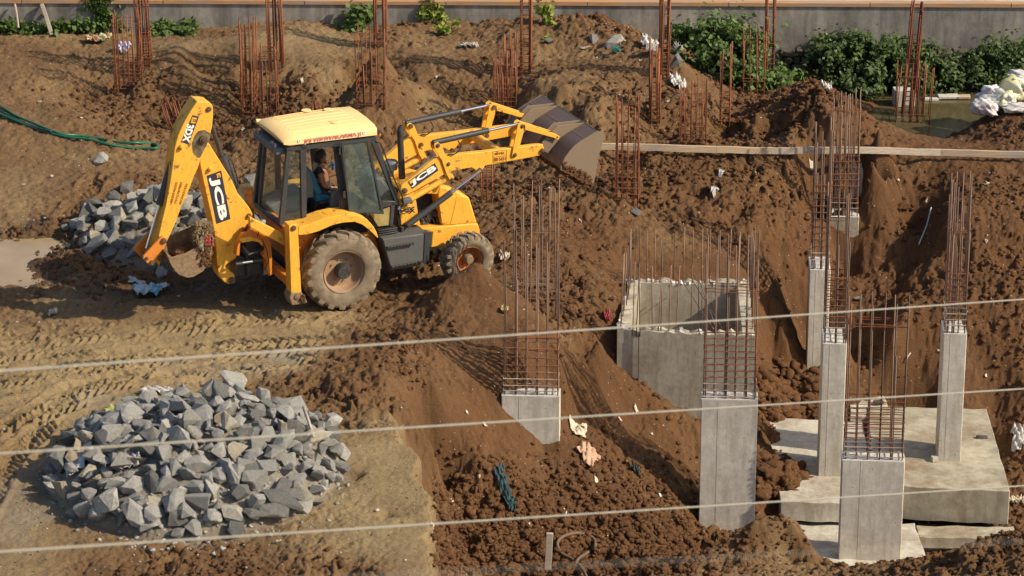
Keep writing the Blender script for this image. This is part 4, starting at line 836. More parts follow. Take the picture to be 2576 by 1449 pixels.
# glass
def pane(name,k,pts,ya,mat=M_gls): return MB().prism(PL(k,pts,ya),ya,ya+.006).build(name,mat,cab)
pane('quarter_glass',2,[(364,350),(430,335),(440,858),(318,855)],y0+.03)
pane('side_glass',2,[(938,290),(1080,690),(990,700),(905,300)],y0+.03)
P_=PL(2,[(364,350),(430,335),(440,858),(318,855)],y0); MB().prism(P_,y1-.03,y1-.024).build('quarter_glass',M_gls,cab)
a_,b_=L(2,348,352,y0),L(2,300,850,y0); MB().add([(a_[0],y0+.07,a_[1]),(a_[0],y1-.07,a_[1]),(b_[0],y1-.07,b_[1]),(b_[0],y0+.07,b_[1])],[(0,1,2,3)]).build('rear_glass',M_gls,cab)
a_,b_=L(2,930,285,y0),L(2,1095,700,y0); MB().add([(a_[0],y0+.08,a_[1]),(a_[0],y1-.08,a_[1]),(b_[0],y1-.08,b_[1]),(b_[0],y0+.08,b_[1])],[(0,1,2,3)]).build('windscreen',M_gls,cab)
# swung-out door window with its own frame
fr=[((712,296),(886,274)),((886,274),(990,770)),((990,770),(765,758)),((765,758),(712,296))]
yd=y0-.10
dr=empty('door_window',(0,0,0)); dr.parent=cab
for a,b_ in fr:
    p=L3(2,*a,yd); q=L3(2,*b_,yd); dd=(q-p).normalized(); MB().tube([p-dd*.012,q+dd*.012],.024,4).build('window_frame',M_blk,dr)
MB().prism(PL(2,[(716,300),(884,280),(985,765),(768,755)],yd),yd,yd+.006).build('pane',M_gls2,dr)
cyl('window_bar',L3(2,895,285,yd+.01),L3(2,970,760,yd+.01),.010,M_blk,dr,6)
for (x,y) in ((694,345),(722,640)): MB().box(L3(2,x,y,y0-.05),(.05,.1,.12)).build('hinge',M_blkd,dr,bevel=.005)
# lower part under the door window
pane('lower_door_glass',2,[(905,775),(1062,722),(1045,850),(960,862)],y0+.02,plain('yellowish_glass',(.30,.24,.10),.15,0,.3,4))
both('lower_post',2,[(1050,700),(1075,695),(1060,862),(1038,862)],.04)
bel=MB()
for i in range(5):
    p=L3(2,1018,878+i*14,y0); bel.box((p.x,p.y+.12,p.z),(.36-(i%2)*.02,.34,.028))
bel.build('bellows_step',M_rub,cab,bevel=.008)
# roof
rf=empty('cab_roof',(0,0,0)); rf.parent=BH
zt1=L(8,690,760,-.66)[1]; 
def R3(k,x,y,yl): p=L(k,x,y,yl); return Vector((p[0],yl,p[1]))
NL=R3(8,720,885,-.76); NR=R3(2,953,240,-.76)                      # lower edge of the near skirt
NL2=R3(8,665,748,-.70); NR2=R3(2,957,172,-.70)                    # upper edge of the near skirt
FL=R3(2,148,158,.55); FR=R3(2,790,70,.55); F2=R3(2,828,95,.48)
def mir(v,yy): return Vector((v.x,yy,v.z))
zr=(NL2.z+NR2.z)/2
secs=[]; 
xr0=NL.x-.05; xr1=NR.x
def roofsec(x,f):   # cross-section at x, f = 0 rear .. 1 front
    zz=NL2.z+(NR2.z-NL2.z)*f; low=NL.z+(NR.z-NL.z)*f; n_=math.sin(math.pi*min(1,max(0,(f-.0)*1.0)))*.02
    return [(x,-.76,low),(x,-.755,low+.09),(x,-.745,zz-.035),(x,-.66,zz+.004+n_),(x,-.3,zz+.03+n_),(x,.1,zz+.03+n_),(x,.44,zz+.005+n_),(x,.50,zz-.02),(x,.545,low+.08),(x,.56,low)]
secs=[roofsec(NL.x-.06,0.)]+[roofsec(NL.x+(NR.x-NL.x)*f,f) for f in (0.02,.1,.3,.5,.7,.86,.94,1.0)]
# rear edge droops and is narrower, front corner chamfered
secs[0]=[(x-.0,y*.98-.002,z-.05 if i in(2,3,4,5,6,7) else z+.02) for i,(x,y,z) in enumerate(secs[0])]
vs=[v for s_ in secs for v in s_]; k=len(secs[0]); fs=[(i*k+j,i*k+j+1,(i+1)*k+j+1,(i+1)*k+j) for i in range(len(secs)-1) for j in range(k-1)]+[tuple(range(k)),tuple(range((len(secs)-1)*k,len(secs)*k))[::-1]]
fs+=[(i*k,(i+1)*k,(i+1)*k+k-1,i*k+k-1) for i in range(len(secs)-1)]
MB().add(vs,fs).build('roof_shell',M_roof,rf,bevel=.012)
for i in range(7):
    yy=-.52+i*.15; z_=lambda f:NL2.z+(NR2.z-NL2.z)*f+.033+math.sin(math.pi*f)*.02-(.014 if i in(0,6) else 0)
    MB().tube([(NL.x+(NR.x-NL.x)*f,yy,z_(f)) for f in (.12,.3,.5,.7,.86)],.007,6).build('roof_groove',M_roof,rf)
for (f,yy) in ((.62,-.35),(.72,.3),(.5,.42)): MB().lathe([(0,.012),(.08,.01),(.085,0)],20,(NL.x+(NR.x-NL.x)*f,yy,NL2.z+.05),'z').build('roof_cap',M_roof,rf)
def roof_text():
    ql=[(455,300),(842,248),(840,214),(453,265)]
    lettering('JAI VISHWAKARMA JI',2,[(a+3,b+4) for a,b in ql],-.762,M_white,rf,.0,dy=.004)
    lettering('JAI VISHWAKARMA JI',2,ql,-.762,M_redt,rf,.02,dy=.010)
    for (x,y) in ((422,279),(866,222)):
        p=L3(2,x,y,-.765); m=MB()
        for i in range(8):
            a=i*math.pi/4; m.lathe([(0,-.004),(.011,-.004),(.011,0)],8,(p.x+.022*math.cos(a),p.y,p.z+.022*math.sin(a)))
        m.build('painted_flower',M_white,rf)
roof_text()
MB().lathe([(0,-.04),(.04,-.035),(.045,.03),(0,.04)],14,tuple(L3(2,965,222,-.70))).build('side_lamp',M_blkd,rf); MB().lathe([(0,-.02),(.02,-.02),(.02,0)],10,tuple(L3(2,970,235,-.75))).build('amber_lamp',M_amber,rf)
# interior
MB().prism(PL(2,[(300,860),(470,855),(720,775),(960,760),(1060,850),(1000,900),(480,915),(310,890)],-.62),-.62,.46).build('cab_floor',M_blkd,cab)
ys=-.30
seat=empty('driver_seat',(0,0,0)); seat.parent=BH
MB().prism(PL(10,[(330,515),(380,520),(470,640),(520,760),(580,900),(560,960),(470,960),(420,860),(350,740)],ys),ys,ys+.42).build('seat_back',M_teal,seat,bevel=.04)
MB().prism(PL(10,[(470,940),(700,960),(700,1060),(480,1080)],ys),ys,ys+.42).build('seat_cushion',M_teal,seat,bevel=.03)
MB().prism(PL(10,[(320,520),(352,520),(420,760),(430,980),(330,1000),(318,900)],ys-.02),ys-.02,ys+.02).build('seat_frame',M_int,seat)
MB().prism(PL(10,[(480,1060),(700,1050),(720,1290),(420,1330)],ys+.02),ys+.02,ys+.4).build('seat_pedestal',M_rub,seat,bevel=.02)
cyl('seat_arm',L3(10,520,1080,ys-.05),L3(10,630,1075,ys-.05),.03,M_rub,seat)
MB().prism(PL(10,[(740,900),(770,865),(850,850),(880,1240),(740,1290),(720,1100)],-.5),-.5,-.38).build('side_console',M_int,cab,bevel=.03)
MB().prism(PL(10,[(640,1180),(700,1150),(740,1280),(660,1300)],-.5),-.5,-.42).build('lever_console',M_int,cab,bevel=.02)
c_=L3(7,370,610,-.10); R_=Euler((0,math.radians(-38),0)).to_matrix()
st=MB().tube([c_+R_@Vector((.19*math.cos(a),.19*math.sin(a),0)) for a in [i*math.pi/12 for i in range(25)]],.014,8)
st.tube([c_+R_@Vector((-.18,0,0)),c_+R_@Vector((.18,0,0))],.012,6); st.tube([c_,c_+R_@Vector((0,0,-.5))],.03,8); st.build('steering_wheel',M_rub,cab)
MB().prism(PL(7,[(400,700),(560,690),(640,800),(740,920),(745,1050),(640,1110),(480,1100),(420,1000)],-.1),-.35,.3).build('dashboard',M_int,cab,bevel=.05)
fn=L3(10,745,470,.05); m=MB(); 
for i in range(5):
    a=i*1.257; m.tube([fn,fn+Vector((.01,.03*math.cos(a),.045*math.sin(a))),fn+Vector((0.0,.06*math.cos(a),.08*math.sin(a)))],[.01,.022,.012],6)
m.tube([fn,fn+Vector((.06,0,-.02)),fn+Vector((.07,0,-.2))],.012,6); m.build('small_fan',plain('blue_plastic',(.02,.10,.30),.4),cab)
for (x,y,h) in ((352,700,.28),(372,560,.35)): 
    p=L3(2,x,y,.1)
p=L3(2,300,540,.2); MB().tube([p,p+Vector((-.01,0,-.12)),p+Vector((-.04,0,-.42))],[.022,.009,.009],8).build('control_lever',M_rub,cab)
MB().prism(PL(2,[(180,700),(440,600),(460,780),(300,855)],.1),-.1,.45).build('rear_console',M_int,cab,bevel=.04)
# exhaust, air cleaner, hoses, mirror bar
p=L3(7,905,60,-.05); q=L3(7,935,770,-.05)
MB().tube([p+Vector((.035,0,.06)),p+Vector((.015,0,.02)),p+Vector((0,0,-.06)),p.lerp(q,.3),q],[.036,.05,.055,.055,.06],14,False).build('exhaust_pipe',M_blkd,BH,smooth=True)
p=L3(7,772,560,.05); MB().lathe([(0,.07),(.1,.06),(.125,.03),(.125,0),(.11,-.01),(.11,-.10),(.05,-.12),(.05,-.22)],22,tuple(p),'z').build('air_cleaner',M_int,BH,smooth='auto')
MB().tube([L3(7,555,240,y0),L3(7,620,262,y0),L3(7,665,360,y0),L3(7,720,520,y0-.02),L3(7,830,800,y0-.05),L3(7,930,1010,y0-.06),L3(7,960,1140,y0-.05),L3(7,920,1190,y0)],.013,7).build('mirror_bar',M_rub,BH)
MB().box(L3(7,1000,1090,-.66),(.16,.12,.08)).build('front_lamp',M_int,BH,bevel=.01)
rh=random.Random(12)
for i in range(7):
    P_=[L3(7,870+rh.uniform(0,40),1180+i*10,-.68)]
    for j in range(4): P_.append(L3(7,900+j*(60+rh.uniform(-10,20)),1240+rh.uniform(-40,50)+ (j-1.5)*-10,-.72+rh.uniform(-.03,.03)))
    MB().tube(P_,.010,6).build('hydraulic_hose',M_rub,BH)
for i in range(4):
    P_=[L3(7,880+i*14,1180,-.66),L3(7,870+i*12+rh.uniform(-8,8),1300,-.68),L3(7,890+i*10,1449,-.67)]; MB().tube(P_,.012,6).build('hydraulic_hose',M_rub,BH)
cyl('post_stub',L3(2,1122,865,-.7),L3(2,1118,915,-.7),.035,M_blkd)
MB().tube([L3(7,900,1180,-.7),L3(7,885,1230,-.72)],.03,8).build('chrome_clamp',M_chr,BH)
# fender over the rear wheel
fo=PL(2,[(418,868),(480,850),(600,806),(680,788),(760,780),(830,790),(885,815),(925,860),(948,900),(960,938)],-1.03)
fi=PL(2,[(415,922),(480,918),(560,893),(650,853),(720,837),(800,832),(850,850),(890,880),(925,912),(955,942)],-1.03)
fe=MB().prism(fo+fi[::-1],-1.03,-.99).build('rear_fender',M_yel,BH,bevel=.012)
MB().strip(fo[::-1],-.992,-.62,.02).build('fender_top',M_yel,fe)
fo2=[(x,z) for x,z in fo]; MB().strip(fo2[::-1],.62,1.03,.03).build('fender_top',M_yel,fe)
plate('body_side',2,[(405,925),(520,915),(650,860),(760,845),(850,870),(940,940),(960,1000),(900,1160),(600,1180),(430,1178)],-.58,.06,M_org)
MB().box((-.55,0,1.0),(.5,1.1,.5)).build('rear_body',M_org,BH,bevel=.02)
# rear frame and stabilisers
xs=L(6,600,600,-1.04)[0]
plate('rear_frame_beam',0,[(628,545),(640,552),(728,596),(728,622),(716,618),(630,572)],-.85,.10,M_yelm)
rfz=L(6,500,420,-1.0)[1]
MB().box((xs+.02,0,1.50),(.12,2.0,.16)).build('rear_frame_rail',M_org,BH,bevel=.01)
MB().box((xs+.02,0,.62),(.12,2.0,.16)).build('rear_frame_rail',M_org,BH,bevel=.01)
for sg in (-1,1):
    s0=-1.14 if sg<0 else .94
    st=MB().prism(PL(6,[(562,185),(690,165),(745,1160),(595,1172)],-1.14),s0,s0+.22).build('stabiliser_leg',M_yel,BH,bevel=.01)
    MB().prism(PL(6,[(590,1160),(748,1155),(760,1180),(765,1215),(800,1235),(826,1290),(815,1312),(612,1345),(590,1325),(566,1230)],-1.14),s0-.02,s0+.24).build('stabiliser_foot',M_mud,st,bevel=.015)
    if sg<0:
        pin('pin',6,630,225,-1.14,.045,.03,parent=st); pin('pin',6,685,1215,-1.16,.05,.03,M_mud,parent=st)
        lumps('stuck_mud',lambda r:L3(6,770+r.uniform(-25,25),1240+r.uniform(-60,50),-1.17),14,.035,M_clod,st,8)
# kingpost, slew rams
yk=-.62
kp=plate('kingpost',4,[(1800,70),(1850,40),(1900,60),(1935,110),(2050,190),(2080,260),(2110,560),(2110,860),(2060,880),(2020,760),(2010,640),(1960,560),(1990,520),(1985,420),(1930,340),(1830,300),(1640,340),(1610,380),(1600,560),(1540,560),(1560,420),(1620,280),(1660,230),(1740,200)],yk,.14,M_org,bevel=.012)
plate('kingpost_cheek',4,[(1600,300),(1760,260),(1960,330),(1960,420),(1900,350),(1800,330),(1640,360)],yk-.02,.02,M_yelm,kp)
MB().box((L(4,1850,560,-.45)[0],-.05,L(4,1850,560,-.45)[1]),(.32,.75,.75)).build('slew_casting',M_blkd,kp,bevel=.03)
MB().prism(PL(4,[(1330,720),(1560,560),(2000,620),(2080,860),(1540,900)],-.36),-.36,.1).build('swing_post',M_blkd,kp,bevel=.02)
cyl('slew_rod',L3(4,1630,672,yk),L3(4,1800,648,yk),.028,M_chr,kp); cyl('slew_cylinder',L3(4,1800,648,yk),L3(4,1960,630,yk),.045,M_rub,kp); cyl('slew_cylinder',L3(4,1535,695,yk),L3(4,1640,680,yk),.04,M_rub,kp)
for i in range(5): MB().tube([L3(4,1640,400+i*22,yk+.04),L3(4,1740,520+i*6,yk-.06-.01*i),L3(4,1880,520-i*8,yk-.05),L3(4,1985,440-i*12,yk+.05)],.012,6).build('hydraulic_hose',M_rub,kp)
MB().tube([L3(4,1830,120,yk),L3(4,1980,70,yk-.05),L3(4,1900,180,yk-.05),L3(4,1880,260,yk-.02)],.008,6).build('hydraulic_hose',M_rub,kp)
MB().tube([L3(4,1950,300,yk-.02),L3(4,2030,480,yk-.05),L3(4,2055,640,yk-.05),L3(4,1990,780,yk-.02)],.008,6).build('hydraulic_hose',M_rub,kp)
MB().prism(PL(1,[(755,665),(815,660),(820,740),(800,760),(770,720)],-.1),-.1,.1).build('rear_bracket',M_org,kp,bevel=.01)
# boom (box of two cheeks), dipper, rams, bucket
yb0=-.36
boomp=[(520,330),(548,372),(600,455),(640,520),(690,600),(725,680),(752,712),(800,772),(822,815),(815,850),(760,915),(742,960),(740,1010),(722,1060),(716,1100),(722,1160),(710,1190),(706,1238),(694,1262),(668,1268),(640,1255),(606,1212),(596,1165),(590,1080),(580,960),(560,850),(535,740),(508,620),(482,490),(484,400),(500,340)]
bo=plate('boom',1,boomp,yb0,.30,M_yel,bevel=.012)
quadplate('decal',1,[(526,568),(619,534),(679,846),(589,878)],yb0,.004,M_dark,bo)
lettering('JCB',1,[(538,582),(594,864),(664,842),(604,566)],yb0,M_white,bo,.045)
quadplate('decal_badge',1,[(588,556),(611,548),(616,575),(594,583)],yb0,.009,M_yel,bo)
pin('pin',1,685,1241,yb0,.06,.05,parent=bo); pin('pin',1,797,824,yb0,.04,.05,parent=bo); pin('pin',1,545,524,yb0,.035,.07,M_yelm,parent=bo)
dipp=[(468,88),(490,92),(518,92),(548,98),(566,118),(568,170),(562,250),(545,320),(520,390),(490,455),(470,520),(446,570),(420,640),(395,700),(362,770),(335,850),(300,930),(262,1010),(240,1080),(222,1150),(195,1090),(208,1000),(222,930),(240,850),(262,760),(285,640),(300,540),(312,450),(318,400),(326,360),(345,300),(370,245),(400,190),(430,140)]
yd0=-.385; di=plate('dipper',1,dipp,yd0,.34,M_yelm,bevel=.012)
quadplate('decal',1,[(434,178),(476,186),(411,366),(360,351)],yd0,.004,M_dark,di)
lettering('3DX',1,[(397,233),(368,346),(412,358),(447,242)],yd0,M_white,di,.05)
quadplate('decal_badge',1,[(432,190),(462,195),(452,232),(422,227)],yd0,.009,M_yel,di)
lettering('JCB',1,[(431,222),(452,226),(459,204),(438,200)],yd0,M_brt,di,.03,dy=.012)
lettering('JCB',1,[(593,560),(598,580),(611,575),(606,556)],yb0,M_brt,bo,.03,dy=.012)
for s_,qd in ((':8830546035.',[(303,750),(340,606),(327,602),(288,744)]),(':7972787882',[(330,754),(370,610),(357,604),(316,750)]),(':8539031430',[(360,758),(405,622),(392,616),(346,753)])):
    lettering(s_,1,qd,yd0,M_brt,di,.012)
quadplate('grease_patch',9,[(640,600),(700,520),(790,505),(880,560),(860,640),(800,760),(730,900),(690,905),(620,830),(610,700)],yd0,.005,plain('greasy_stain',(.15,.12,.07),.4,0,.7,8),di)
pin('pin',9,770,640,yd0-.01,.07,.06,parent=di); pin('pin',9,848,205,yd0,.045,.03,parent=di); pin('pin',9,450,748,yd0,.04,.07,M_yelm,parent=di)
yr=-.20
a_=L3(1,335,330,yr); b_=L3(1,222,755,yr); cyl('bucket_cylinder',L3(1,330,400,yr),b_,.068,M_blk,di); cyl('bucket_rod',b_,L3(1,140,1035,yr),.030,M_chr,di)
cyl('dipper_rod',L3(9,895,440,-.2),L3(9,1040,890,-.2),.040,M_blkd,bo); cyl('dipper_cylinder',L3(9,1035,880,-.2),L3(1,760,770,-.2),.088,M_blk,bo)
MB().tube([L3(1,665,440,-.25),L3(1,690,480,-.3),L3(1,718,560,-.32),L3(1,730,650,-.3)],.010,6).build('hydraulic_hose',M_rub,bo)
yt=-.46
tl=plate('tipping_link',1,[(228,968),(246,958),(268,972),(266,1010),(190,1135),(172,1150),(152,1140),(116,1105),(118,1085)],yt,.05,M_org,di,bevel=.008); 
MB().prism(PL(1,[(228,968),(246,958),(268,972),(266,1010),(190,1135),(172,1150),(152,1140),(116,1105),(118,1085)],yt),-.02,.03).build('tipping_link',M_org,di,bevel=.008)
for (x,y,r) in ((248,987,.05),(172,1128,.045),(138,1100,.03),(228,1098,.05)): pin('pin',1,x,y,yt,r,.035,parent=di)
cyl('link_tube',L3(1,172,1128,yt),Vector((L(1,172,1128,yt)[0],.03,L(1,172,1128,yt)[1])),.04,M_mud,di)
yk0=-.62; yk1=.2
bp=[(262,1062),(300,1145),(345,1200),(400,1220),(440,1213),(500,1178),(540,1125),(558,1050),(560,990)]
bb=MB().strip(PL(1,bp,yk0),yk0,yk1,.02).build('digging_bucket',M_mud,BH)
for y_ in (yk0-.018,yk1): MB().prism(PL(1,[(262,1062),(300,1090),(385,1068),(460,1026),(520,1000),(560,985),(560,1050),(541,1127),(501,1181),(441,1217),(400,1224),(344,1204),(298,1148)],yk0),y_,y_+.018).build('bucket_cheek',M_mud,bb,bevel=.004)
MB().prism(PL(1,[(215,1090),(270,1060),(330,1140),(345,1200),(290,1150),(240,1150)],yk0),-.36,-.32).build('bucket_ear',M_mud,bb); MB().prism(PL(1,[(215,1090),(270,1060),(330,1140),(345,1200),(290,1150),(240,1150)],yk0),-.12,-.08).build('bucket_ear',M_mud,bb)
lumps('bucket_soil',lambda r:L3(1,330+r.random()*200,1080+r.uniform(-30,60),yk0+.1+r.random()*.6),120,.09,M_clod,bb,21)
lumps('stuck_soil',lambda r:L3(1,470+r.random()*80,1060+r.uniform(-40,90),yk0-.02),60,.035,M_clod,bb,22)
# roots and rags hanging from the bucket are things of their own
def roots(name,k,x,y,yl,n,spread,ln,mat,label,cat,seed,r=.006):
    rr=random.Random(seed); m=MB(); c0=BH.matrix_world if False else None
    for i in range(n):
        p=L3(k,x+rr.uniform(-1,1)*spread[0],y+rr.uniform(-1,1)*spread[1],yl+rr.uniform(-.1,.1)); P_=[p]; d=Vector((rr.uniform(-1,1),rr.uniform(-1,1),rr.uniform(-1.2,.6)))
        for j in range(4): d=(d+Vector((rr.uniform(-.8,.8),rr.uniform(-.8,.8),rr.uniform(-.9,.3)))).normalized(); p=p+d*ln*rr.uniform(.5,1); P_.append(p)
        m.tube(P_,[r,r,r*.8,r*.6,r*.4],4)
    o=m.build(name,mat); o.location=(VO[0],VO[1],VZ); o.rotation_euler=(0,0,TH); tag(o,label,cat); return o
roots('root_tangle',1,505,915,-.55,260,(48,55),.06,plain('dry_roots',(.24,.17,.09),.9,0,.3,20),'tangle of dry roots and mud hanging over the digging bucket','roots',31,.007)
def rag(name,k,poly,yl,mat,label,cat,seed,amp=.02):
    rr=random.Random(seed); a,b,c_,d=[L3(k,*p,yl) for p in poly]; n=12; vs=[]
    for i in range(n+1):
        for j in range(n+1):
            u,v=i/n,j/n; p=a.lerp(b,u).lerp(d.lerp(c_,u),v); vs.append(p+Vector((0,-amp*math.sin(u*17+seed+v*3)-amp*math.sin(u*31+v*9),0))+Vector((rr.uniform(-1,1),rr.uniform(-1,1),rr.uniform(-1,1)))*.004)
    o=MB().add(vs,[(i*(n+1)+j,(i+1)*(n+1)+j,(i+1)*(n+1)+j+1,i*(n+1)+j+1) for i in range(n) for j in range(n)]).build(name,mat,smooth=True)
    s_=o.modifiers.new('s','SOLIDIFY'); s_.thickness=.006; o.location=(VO[0],VO[1],VZ); o.rotation_euler=(0,0,TH); tag(o,label,cat); return o
M_redc=plain('faded_red_cloth',(.42,.09,.07),.85,0,.3,9)
rag('rag',4,[(1020,200),(1165,230),(1195,415),(1045,395)],-.66,M_redc,'faded red rag hanging from the digging bucket','rag',2)
rag('rag',4,[(985,270),(1030,190),(1032,495),(945,430)],-.67,plain('striped_cloth',(.36,.31,.20),.85,0,.4,30),'pale striped rag beside the red one on the digging bucket','rag',5)
rag('rag',4,[(1700,90),(1740,60),(1825,130),(1640,215)],-.5,plain('dark_red_cloth',(.22,.03,.05),.85,0,.3,9),'dark red cloth wedged behind the boom foot','rag',6)
# ------------------------------------------------------------------ driver
def driver():
    yc=-.10
    P=lambda x,y,dy=0:L3(10,x,y,yc+dy)
    r=empty('person',(VO[0],VO[1],VZ),TH,label='dark-haired driver in a dark t-shirt seated in the cab, hands on the controls',cat='person')
    V_=[];E_=[];R_=[]
    def add(p,rad,par=None):
        V_.append(p);R_.append(rad)
        if par is not None:E_.append((par,len(V_)-1))
        return len(V_)-1
    hip=add(P(590,930),(.15,.13)); w1=add(P(575,830),(.125,.14),hip); ch=add(P(545,650),(.135,.16),w1); sh=add(P(525,545),(.10,.13),ch); nk=add(P(538,470),(.052,.055),sh); nt=add(P(542,420),(.052,.052),nk)
    for s in (-1,1):
        a=add(P(530,545,s*.13),(.07,.07),sh); b=add(P(560,640,s*.20),(.055,.055),a); 
        if s<0: e_=add(P(610,810,s*.20),(.042,.042),b); wr=add(P(760,835,s*.16),(.027,.03),e_); hd=add(P(810,828,s*.15),(.03,.022),wr)
        else: e_=add(P(640,650,s*.2),(.042,.042),b); wr=add(P(760,610,s*.16),(.027,.03),e_); hd=add(P(830,600,s*.14),(.03,.022),wr)
        for q in range(4): f1=add(V_[hd]+Vector((.035,(q-1.5)*.018,.004)),(.009,.009),hd); f2=add(V_[f1]+Vector((.02+.004*(q%3),0,-.018)),(.008,.008),f1); add(V_[f2]+Vector((.002,0,-.022)),(.007,.007),f2)
        t1=add(V_[hd]+Vector((.0,-s*.035,.005)),(.01,.01),hd); add(V_[t1]+Vector((.022,-s*.006,-.008)),(.008,.008),t1)
        t=add(P(640,940,s*.10),(.095,.095),hip); kn=add(P(790,930,s*.13),(.07,.07),t); an=add(P(840,1180,s*.12),(.045,.045),kn); add(P(900,1200,s*.12),(.04,.03),an)
    me=bpy.data.meshes.new('body'); me.from_pydata([tuple(v) for v in V_],E_,[]); o=bpy.data.objects.new('body',me); C.objects.link(o); o.parent=r; me.materials.append(M_skin)
    k=o.modifiers.new('skin','SKIN'); k.use_smooth_shade=True
    for i,q in enumerate(R_): me.skin_vertices[0].data[i].radius=q
    me.skin_vertices[0].data[0].use_root=True
    s_=o.modifiers.new('sub','SUBSURF'); s_.levels=1; s_.render_levels=2
    # head: shaped sphere with nose, brow, chin
    bm=bmesh.new(); bmesh.ops.create_uvsphere(bm,u_segments=28,v_segments=20,radius=1); c0=P(545,330)
    for v in bm.verts:
        x,y,z=v.co; X=x*.098;Y=y*.074;Zz=z*.118
        if z<0: X*=1-.12*(-z) ; Y*=1-.25*(-z)
        if x>0: X*=.93
        if x>.6: X+=.020*math.exp(-((z+.12)/.12)**2-(y/.14)**2); X-=.010*math.exp(-((z-.08)/.1)**2-((abs(y)-.38)/.18)**2); X+=.006*math.exp(-((z+.42)/.07)**2-(y/.3)**2)
        if x>.2 and z<-.6: X+=.012
        v.co=c0+Vector((X+.006,Y,Zz))
    m=bpy.data.meshes.new('head'); bm.to_mesh(m); bm.free(); m.materials.append(M_skin)
    for p_ in m.polygons:p_.use_smooth=True
    h=bpy.data.objects.new('head',m); C.objects.link(h); h.parent=r
    for s in (-1,1):
        MB().lathe([(0,-.006),(.02,-.005),(.028,.004),(.012,.008),(0,.004)],12,c0+Vector((-.005,s*.076,-.01))).build('ear',M_skin,h,smooth=True)
        MB().lathe([(0,-.008),(.009,-.004),(.011,.004),(0,.008)],10,c0+Vector((.083,s*.03,.012))).build('eye',M_hair,h)
    MB().box(c0+Vector((.083,0,-.052)),(.012,.04,.006)).build('mouth',plain('lips',(.22,.07,.05)),h,bevel=.002)
    bm=bmesh.new(); bmesh.ops.create_icosphere(bm,subdivisions=4,radius=1); rr=random.Random(2)
    kill=[]
    for v in bm.verts:
        x,y,z=v.co
        if (z<.22 and x>.30) or (z<-.1 and x>-.15) or z<-.62: kill.append(v); continue
        g=1+rr.uniform(-.03,.05); v.co=c0+Vector((x*.112*g-.006,y*.088*g,z*.140*g+.004+(.02 if x>.2 and z>.4 else 0)))
    bmesh.ops.delete(bm,geom=kill,context='VERTS'); m=bpy.data.meshes.new('hair'); bm.to_mesh(m); bm.free(); m.materials.append(M_hair); h2=bpy.data.objects.new('hair',m); C.objects.link(h2); h2.parent=h; sd_=h2.modifiers.new('s','SOLIDIFY'); sd_.thickness=.012
    # clothing follows the same joints, slightly larger
    def cloth(name,ids,edges,mat,grow):
        me=bpy.data.meshes.new(name); me.from_pydata([tuple(V_[i]) if isinstance(i,int) else tuple(i) for i in ids],edges,[]); q=bpy.data.objects.new(name,me); C.objects.link(q); q.parent=r; me.materials.append(mat); k=q.modifiers.new('skin','SKIN'); k.use_smooth_shade=True
        for j,i in enumerate(ids): a=R_[i]; me.skin_vertices[0].data[j].radius=(a[0]+grow,a[1]+grow)
        me.skin_vertices[0].data[0].use_root=True
        u=q.modifiers.new('sub','SUBSURF'); u.levels=1; u.render_levels=2
    # indices: hip0 w1 ch2 sh3 nk4 nt5, then per side
    s0=6; n=(len(V_)-6)//2; s1=s0+n
    cloth('t_shirt',[0,1,2,3,s0,s0+1,s1,s1+1],[(0,1),(1,2),(2,3),(3,4),(4,5),(3,6),(6,7)],M_shirt,.014)
    lg=n-4
    cloth('trousers',[0,s0+lg,s0+lg+1,s0+lg+2,s1+lg,s1+lg+1,s1+lg+2],[(0,1),(1,2),(2,3),(0,4),(4,5),(5,6)],M_trs,.012)
driver()
# ================================================================== QUARRY STONES
def stonemat():
    m,n,b=newmat('quarry_stone',.75,0,.35); oi=nd(n,'ObjectInfo'); f=noise(n,5,7,.7); g=noise(n,26,5,.7)
    base=ramp(n,oi.outputs['Random'],[(0,(.15,.148,.14)),(.2,(.27,.265,.25)),(.6,(.40,.39,.365)),(.85,(.52,.505,.46)),(.93,(.52,.46,.35)),(1,(.46,.36,.25))])
    c=mix(n,.75,base,ramp(n,f,[(.3,(.6,.62,.64)),(.7,(1.3,1.28,1.24))]),'MULTIPLY'); c=mix(n,mapr(n,g,.56,.64,0,.7),c,(.55,.54,.51))
    w_=noise(n,1.7,3,.6); c=mix(n,mapr(n,w_,.60,.72,0,.5),c,(.28,.21,.13))
    n.links.new(c,b.inputs['Base Color']); bump(n,b,noise(n,14,8,.8),1.,.05); return m
M_stone=stonemat()
def stonemesh(i):
    rr=random.Random(100+i); bm=bmesh.new(); sx,sy,sz=rr.uniform(.8,1.25),rr.uniform(.65,1.0),rr.uniform(.5,.85)
    for k in range(rr.randint(9,14)):
        v=Vector((rr.gauss(0,1),rr.gauss(0,1),rr.gauss(0,1))).normalized(); v*=rr.uniform(.8,1.05); bm.verts.new((v.x*sx,v.y*sy,v.z*sz))
    r_=bmesh.ops.convex_hull(bm,input=bm.verts); 
    bmesh.ops.dissolve_limit(bm,angle_limit=math.radians(9),verts=bm.verts,edges=bm.edges)
    bmesh.ops.bevel(bm,geom=list(bm.edges),offset=.022,segments=1,affect='EDGES',profile=.6)
    bmesh.ops.triangulate(bm,faces=bm.faces); bmesh.ops.subdivide_edges(bm,edges=[e for e in bm.edges if e.calc_length()>.35],cuts=2,use_grid_fill=True)
    bmesh.ops.triangulate(bm,faces=bm.faces)
    for v in bm.verts: v.co*=1+rr.uniform(-.022,.022)
    me=bpy.data.meshes.new('stone'); bm.to_mesh(me); bm.free(); me.materials.append(M_stone); return me
STONES=[stonemesh(i) for i in range(18)]
